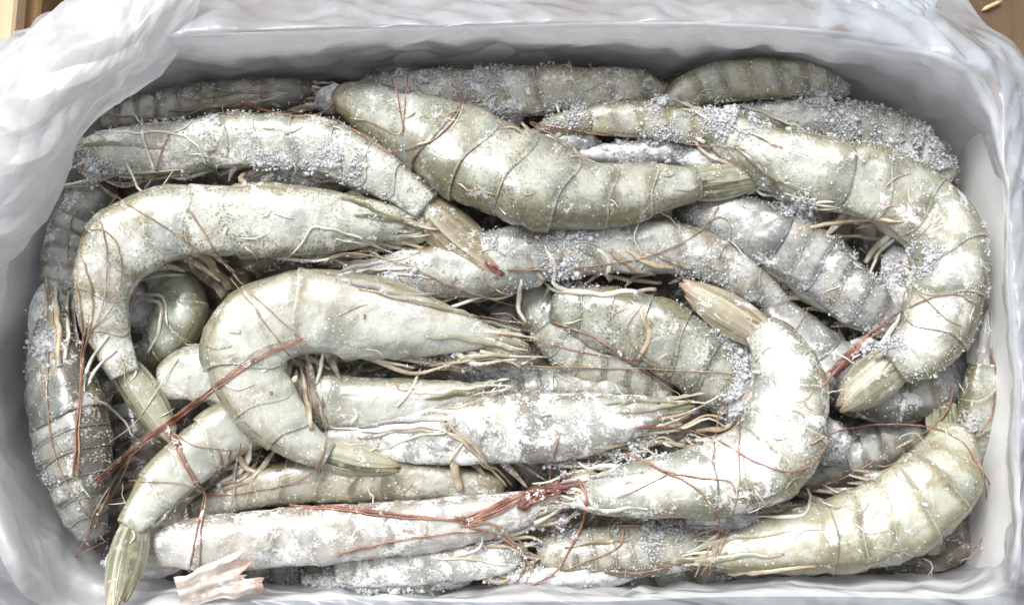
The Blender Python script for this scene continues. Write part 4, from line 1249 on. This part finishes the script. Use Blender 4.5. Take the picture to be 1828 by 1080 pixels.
# broken legs, feeler ends and flakes of shell frozen to the surfaces
for _k in range(150):
    x, y = random.uniform(90, 1740), random.uniform(160, 1010)
    k_ = see(x, y)[1]
    if k_ in (None, '', 'snow'):
        continue
    an = random.gauss(0.15, 0.6) + (math.pi / 2 if x < 260 or x > 1620 else 0)
    ll = random.uniform(20, 62)
    be = random.uniform(-0.5, 0.5)
    strand(k_, 'leg', [(x, y), (x + math.cos(an) * ll * 0.5, y + math.sin(an) * ll * 0.5), (x + math.cos(an + be) * ll, y + math.sin(an + be) * ll)],
           random.uniform(1.4, 2.8), 0.7, random.choice([M_leg, M_leg, M_legtan, M_tan]), 0.3, 0.6)
for _k in range(70):
    x, y = random.uniform(90, 1740), random.uniform(150, 1020)
    z, k_ = see(x, y)
    if k_ in (None, '', 'snow'):
        continue
    an = random.uniform(0, 6.28)
    d = np.array([math.cos(an), math.sin(an), random.uniform(-0.15, 0.3)])
    sd_ = np.array([-math.sin(an), math.cos(an), random.uniform(-0.3, 0.3)])
    mb = MB().leaf(P(x, y, z + 1.5), d, sd_, np.cross(d, sd_), random.uniform(8, 24), random.uniform(1.5, 5), camber=random.uniform(-0.2, 0.3), th=0.8, prof=random.choice(['leaf', 'taper']), tip=random.uniform(0.2, 1.1), nu=6, nv=4)
    mb.build('shell_flake', random.choice([M_leg, M_swim, M_core]), SHRIMP[k_]['root'])
bundle('left_hook', [(175, 855), (250, 795), (330, 735), (400, 682), (465, 632), (545, 606)], 6, 7, 1.9, 1.1, M_red)
bundle('left_hook', [(240, 800), (210, 850), (180, 900), (165, 945)], 3, 8, 1.8, 1.2, M_tan)
bundle('bottom_long', [(520, 903), (620, 908), (720, 920), (832, 932)], 4, 3.5, 2.8, 2.0, M_red)
bundle('bottom_long', [(832, 932), (900, 900), (960, 872), (1030, 860)], 7, 9, 2.6, 1.6, M_red)
bundle('bottom_long', [(820, 930), (880, 945), (930, 975), (940, 1020)], 4, 12, 2.0, 1.3, M_tan)
bundle('right_c', [(1470, 690), (1520, 630), (1560, 590)], 3, 5, 2.4, 1.4, M_red)
bundle('bottom_right', [(1260, 1020), (1280, 985), (1300, 950)], 4, 10, 2.2, 1.4, M_tan)

# a torn scrap of shell on the front edge and red flesh where heads broke
mb = MB()
uu_, vv_ = np.meshgrid(np.linspace(0, 1, 26), np.linspace(-1, 1, 25), indexing='ij')
jag = 0.12 * vnoise(np.stack([vv_ * 5, 0 * vv_, 0 * vv_ + 3], -1)) + 0.07 * vnoise(np.stack([vv_ * 14, 0 * vv_, 0 * vv_], -1))
ax_ = np.array([0.96, 0.28, 0.10]); sd_ = np.array([-0.28, 0.96, 0.10])
ctr_ = P(318, 1058, 84) + (uu_ * (1 + jag) * 128)[..., None] * ax_ + (vv_ * (24 + 14 * uu_) * (1 + 0.15 * vnoise(np.stack([uu_ * 6, vv_, 0 * uu_], -1))))[..., None] * sd_
ctr_[..., 2] += 5 * np.cos(vv_ * 9) * uu_ + 8 * fbm(ctr_ * 0.03, 3)
UV_ = np.stack([uu_, vv_], -1)
mb.grid(ctr_, UV_)
low = ctr_.copy(); low[..., 2] -= 3
mb.grid(low[:, ::-1], UV_)
o = mb.build('shell_scrap', fins_for('pink'), None, P(325, 1060, 55))
tag(o, 'torn brownish scrap of shell lying on the plastic at the front left', 'shell scrap')
COLL.append(('', np.concatenate(mb.v), mb.f))
bundle('bottom_long', [(930, 900), (960, 884), (990, 874), (1012, 872)], 10, 10, 3.4, 2.0, M_dkred, 'torn_flesh')
bundle('left_hook', [(290, 760), (305, 782), (318, 800)], 5, 7, 3.2, 2.0, M_dkred, 'torn_flesh')
bundle('upper_left', [(868, 468), (885, 482), (900, 494)], 4, 5, 2.6, 1.8, M_dkred, 'torn_flesh')
bundle('right_c', [(1490, 665), (1512, 645), (1535, 625)], 5, 8, 3.0, 1.8, M_dkred, 'torn_flesh')

# ------------------------------------------------------------------ frost crystals
bvh, owner = make_bvh()
HOT = [(740, 150, 60, 0.7), (860, 140, 60, 0.5), (1180, 195, 45, 0.9), (1010, 205, 60, 0.5), (1470, 175, 60, 0.5), (300, 200, 60, 0.4), (1690, 290, 40, 0.8), (170, 300, 50, 0.5), (1010, 480, 60, 0.5), (840, 800, 60, 0.8), (1120, 800, 60, 0.6), (1480, 730, 40, 0.6), (560, 690, 50, 0.5), (130, 520, 40, 0.7), (310, 1040, 50, 0.5), (1010, 930, 60, 0.4), (1430, 985, 60, 0.4), (720, 870, 60, 0.3), (1300, 220, 70, 1.0), (1250, 200, 40, 0.7), (1345, 650, 60, 1.0), (1330, 720, 50, 0.9), (1300, 590, 40, 0.7), (960, 770, 120, 0.7), (1080, 760, 70, 0.6),
       (1480, 790, 40, 0.8), (1180, 262, 60, 0.7), (1620, 480, 50, 0.9), (1560, 620, 45, 0.8), (700, 500, 80, 0.5), (420, 420, 60, 0.4), (500, 660, 40, 0.8),
       (680, 1020, 120, 0.8), (900, 1000, 80, 0.5), (1420, 600, 50, 0.8), (1500, 620, 50, 0.7), (90, 620, 50, 0.8), (120, 660, 40, 0.5), (300, 960, 60, 0.6),
       (480, 310, 50, 0.7), (600, 310, 60, 0.8), (640, 180, 60, 0.5), (880, 190, 70, 0.6), (960, 250, 50, 0.7), (1660, 250, 60, 0.7), (1520, 210, 80, 0.4),
       (1340, 880, 70, 0.4), (1180, 960, 80, 0.4), (1350, 970, 60, 0.5), (1600, 270, 60, 0.5), (1230, 840, 80, 0.4), (740, 780, 60, 0.6), (240, 560, 40, 0.5), (390, 500, 40, 0.7),
       (1010, 430, 70, 0.4), (1240, 500, 50, 0.6), (1200, 340, 40, 0.5), (1420, 380, 40, 0.8), (560, 990, 120, 0.5), (1740, 760, 30, 0.7), (660, 390, 60, 0.3), (820, 640, 80, 0.3), (880, 440, 40, 0.4)]
OCT = np.array([(1, 0, 0), (-1, 0, 0), (0, 1, 0), (0, -1, 0), (0, 0, 1), (0, 0, -1)], float)
OF = np.array([(0, 2, 4), (2, 1, 4), (1, 3, 4), (3, 0, 4), (2, 0, 5), (1, 2, 5), (3, 1, 5), (0, 3, 5)])
cand = []
nb = 330000
bx = rng.uniform(30, 1800, nb); by = rng.uniform(110, 1060, nb)
m1 = fbm(np.stack([bx * 0.012, by * 0.012, 0 * bx + 3], -1), 4)
m2 = fbm(np.stack([bx * 0.06, by * 0.06, 0 * bx + 8], -1), 3)
dens = np.clip((m1 * 0.55 + m2 * 0.75 - 0.18) * 1.6, 0.015, 1)
keep = rng.random(nb) < dens * 0.7
cand.append(np.stack([bx[keep], by[keep], 0 * bx[keep]], 1))
for x, y, r_, d in HOT:
    k = int(r_ * r_ * 2.4 * d)
    a = rng.uniform(0, 2 * math.pi, k); q = r_ * np.abs(rng.normal(0, 0.55, k))
    px, py = x + np.cos(a) * q * 1.15, y + np.sin(a) * q * 0.85
    nz = fbm(np.stack([px * 0.05, py * 0.05, 0 * px], -1), 3)
    kk = nz > -0.25
    cand.append(np.stack([px[kk], py[kk], np.clip(1 - q[kk] / r_, 0, 1) * d], 1))
cand = np.concatenate(cand)
ZT = 600.0
per = {}
for x, y, hgt in cand:
    p = P(x, y, 20)
    h = bvh.ray_cast(Vector((p[0], p[1], ZT)), Vector((0, 0, -1)))
    if h[0] is None or h[1].z < 0.12 or h[0].z < -95:
        continue
    k = owner[h[2]]
    if not k:
        continue
    # grains gather in the creases: low spots between higher neighbours
    zz = []
    for dx, dy in ((14, 0), (-14, 0), (0, 14), (0, -14)):
        q = bvh.ray_cast(Vector((p[0] + dx, p[1] + dy, ZT)), Vector((0, 0, -1)))
        zz.append(q[0].z if q[0] is not None else -60.0)
    conc = max(zz) - h[0].z
    pr = 0.30 + 0.7 * min(1.0, max(0.0, conc / 22.0)) + 0.45 * hgt
    if random.random() > pr:
        continue
    per.setdefault(k, []).append((h[0].x, h[0].y, h[0].z, h[1].x, h[1].y, h[1].z, hgt + (0.5 if conc > 12 else 0)))
NF = 0
for k, L_ in per.items():
    A = np.array(L_)
    n = len(A)
    NF += n
    sz = np.exp(rng.normal(-0.02, 0.48, n)) * (0.9 + 0.4 * A[:, 6])
    sz = np.clip(sz, 0.5, 4.0) * np.where(rng.random(n) < 0.03 + 0.06 * (A[:, 6] > 0), rng.uniform(1.4, 2.3, n), 1.0)
    shp = sz[:, None, None] * rng.uniform(0.35, 1.7, (n, 6, 1)) * OCT[None]
    shp[:, 4:] *= np.where(rng.random(n) < 0.3, 0.25, 1.0)[:, None, None]
    # random turn
    ax = rng.normal(size=(n, 4)); ax /= np.linalg.norm(ax, axis=1)[:, None]
    w_, x_, y_, z_ = ax.T
    Rm = np.stack([np.stack([1 - 2 * (y_ ** 2 + z_ ** 2), 2 * (x_ * y_ - z_ * w_), 2 * (x_ * z_ + y_ * w_)], -1),
                   np.stack([2 * (x_ * y_ + z_ * w_), 1 - 2 * (x_ ** 2 + z_ ** 2), 2 * (y_ * z_ - x_ * w_)], -1),
                   np.stack([2 * (x_ * z_ - y_ * w_), 2 * (y_ * z_ + x_ * w_), 1 - 2 * (x_ ** 2 + y_ ** 2)], -1)], -2)
    shp = np.einsum('nij,nkj->nki', Rm, shp)
    pos = A[:, :3] + A[:, 3:6] * (sz * 0.4 + A[:, 6] * rng.random(n) ** 1.6 * 10)[:, None]
    V = (pos[:, None] + shp).reshape(-1, 3)
    Fc = (OF[None] + 6 * np.arange(n)[:, None, None]).reshape(-1, 3)
    root = SHRIMP[k]['root']
    me = bpy.data.meshes.new('frost')
    V = (V - np.array(root['_o'])) * S
    me.vertices.add(len(V)); me.vertices.foreach_set('co', V.astype(np.float32).ravel())
    me.loops.add(len(Fc) * 3); me.loops.foreach_set('vertex_index', Fc.astype(np.int32).ravel())
    me.polygons.add(len(Fc)); me.polygons.foreach_set('loop_start', np.arange(0, len(Fc) * 3, 3, dtype=np.int32))
    me.update(calc_edges=True)
    me.materials.append(M_frost)
    o = bpy.data.objects.new('frost', me)
    C.objects.link(o)
    o.parent = root
    o['kind'] = 'stuff'
print('frost crystals', NF)
for o in bpy.data.objects:
    if '_o' in o:
        del o['_o']
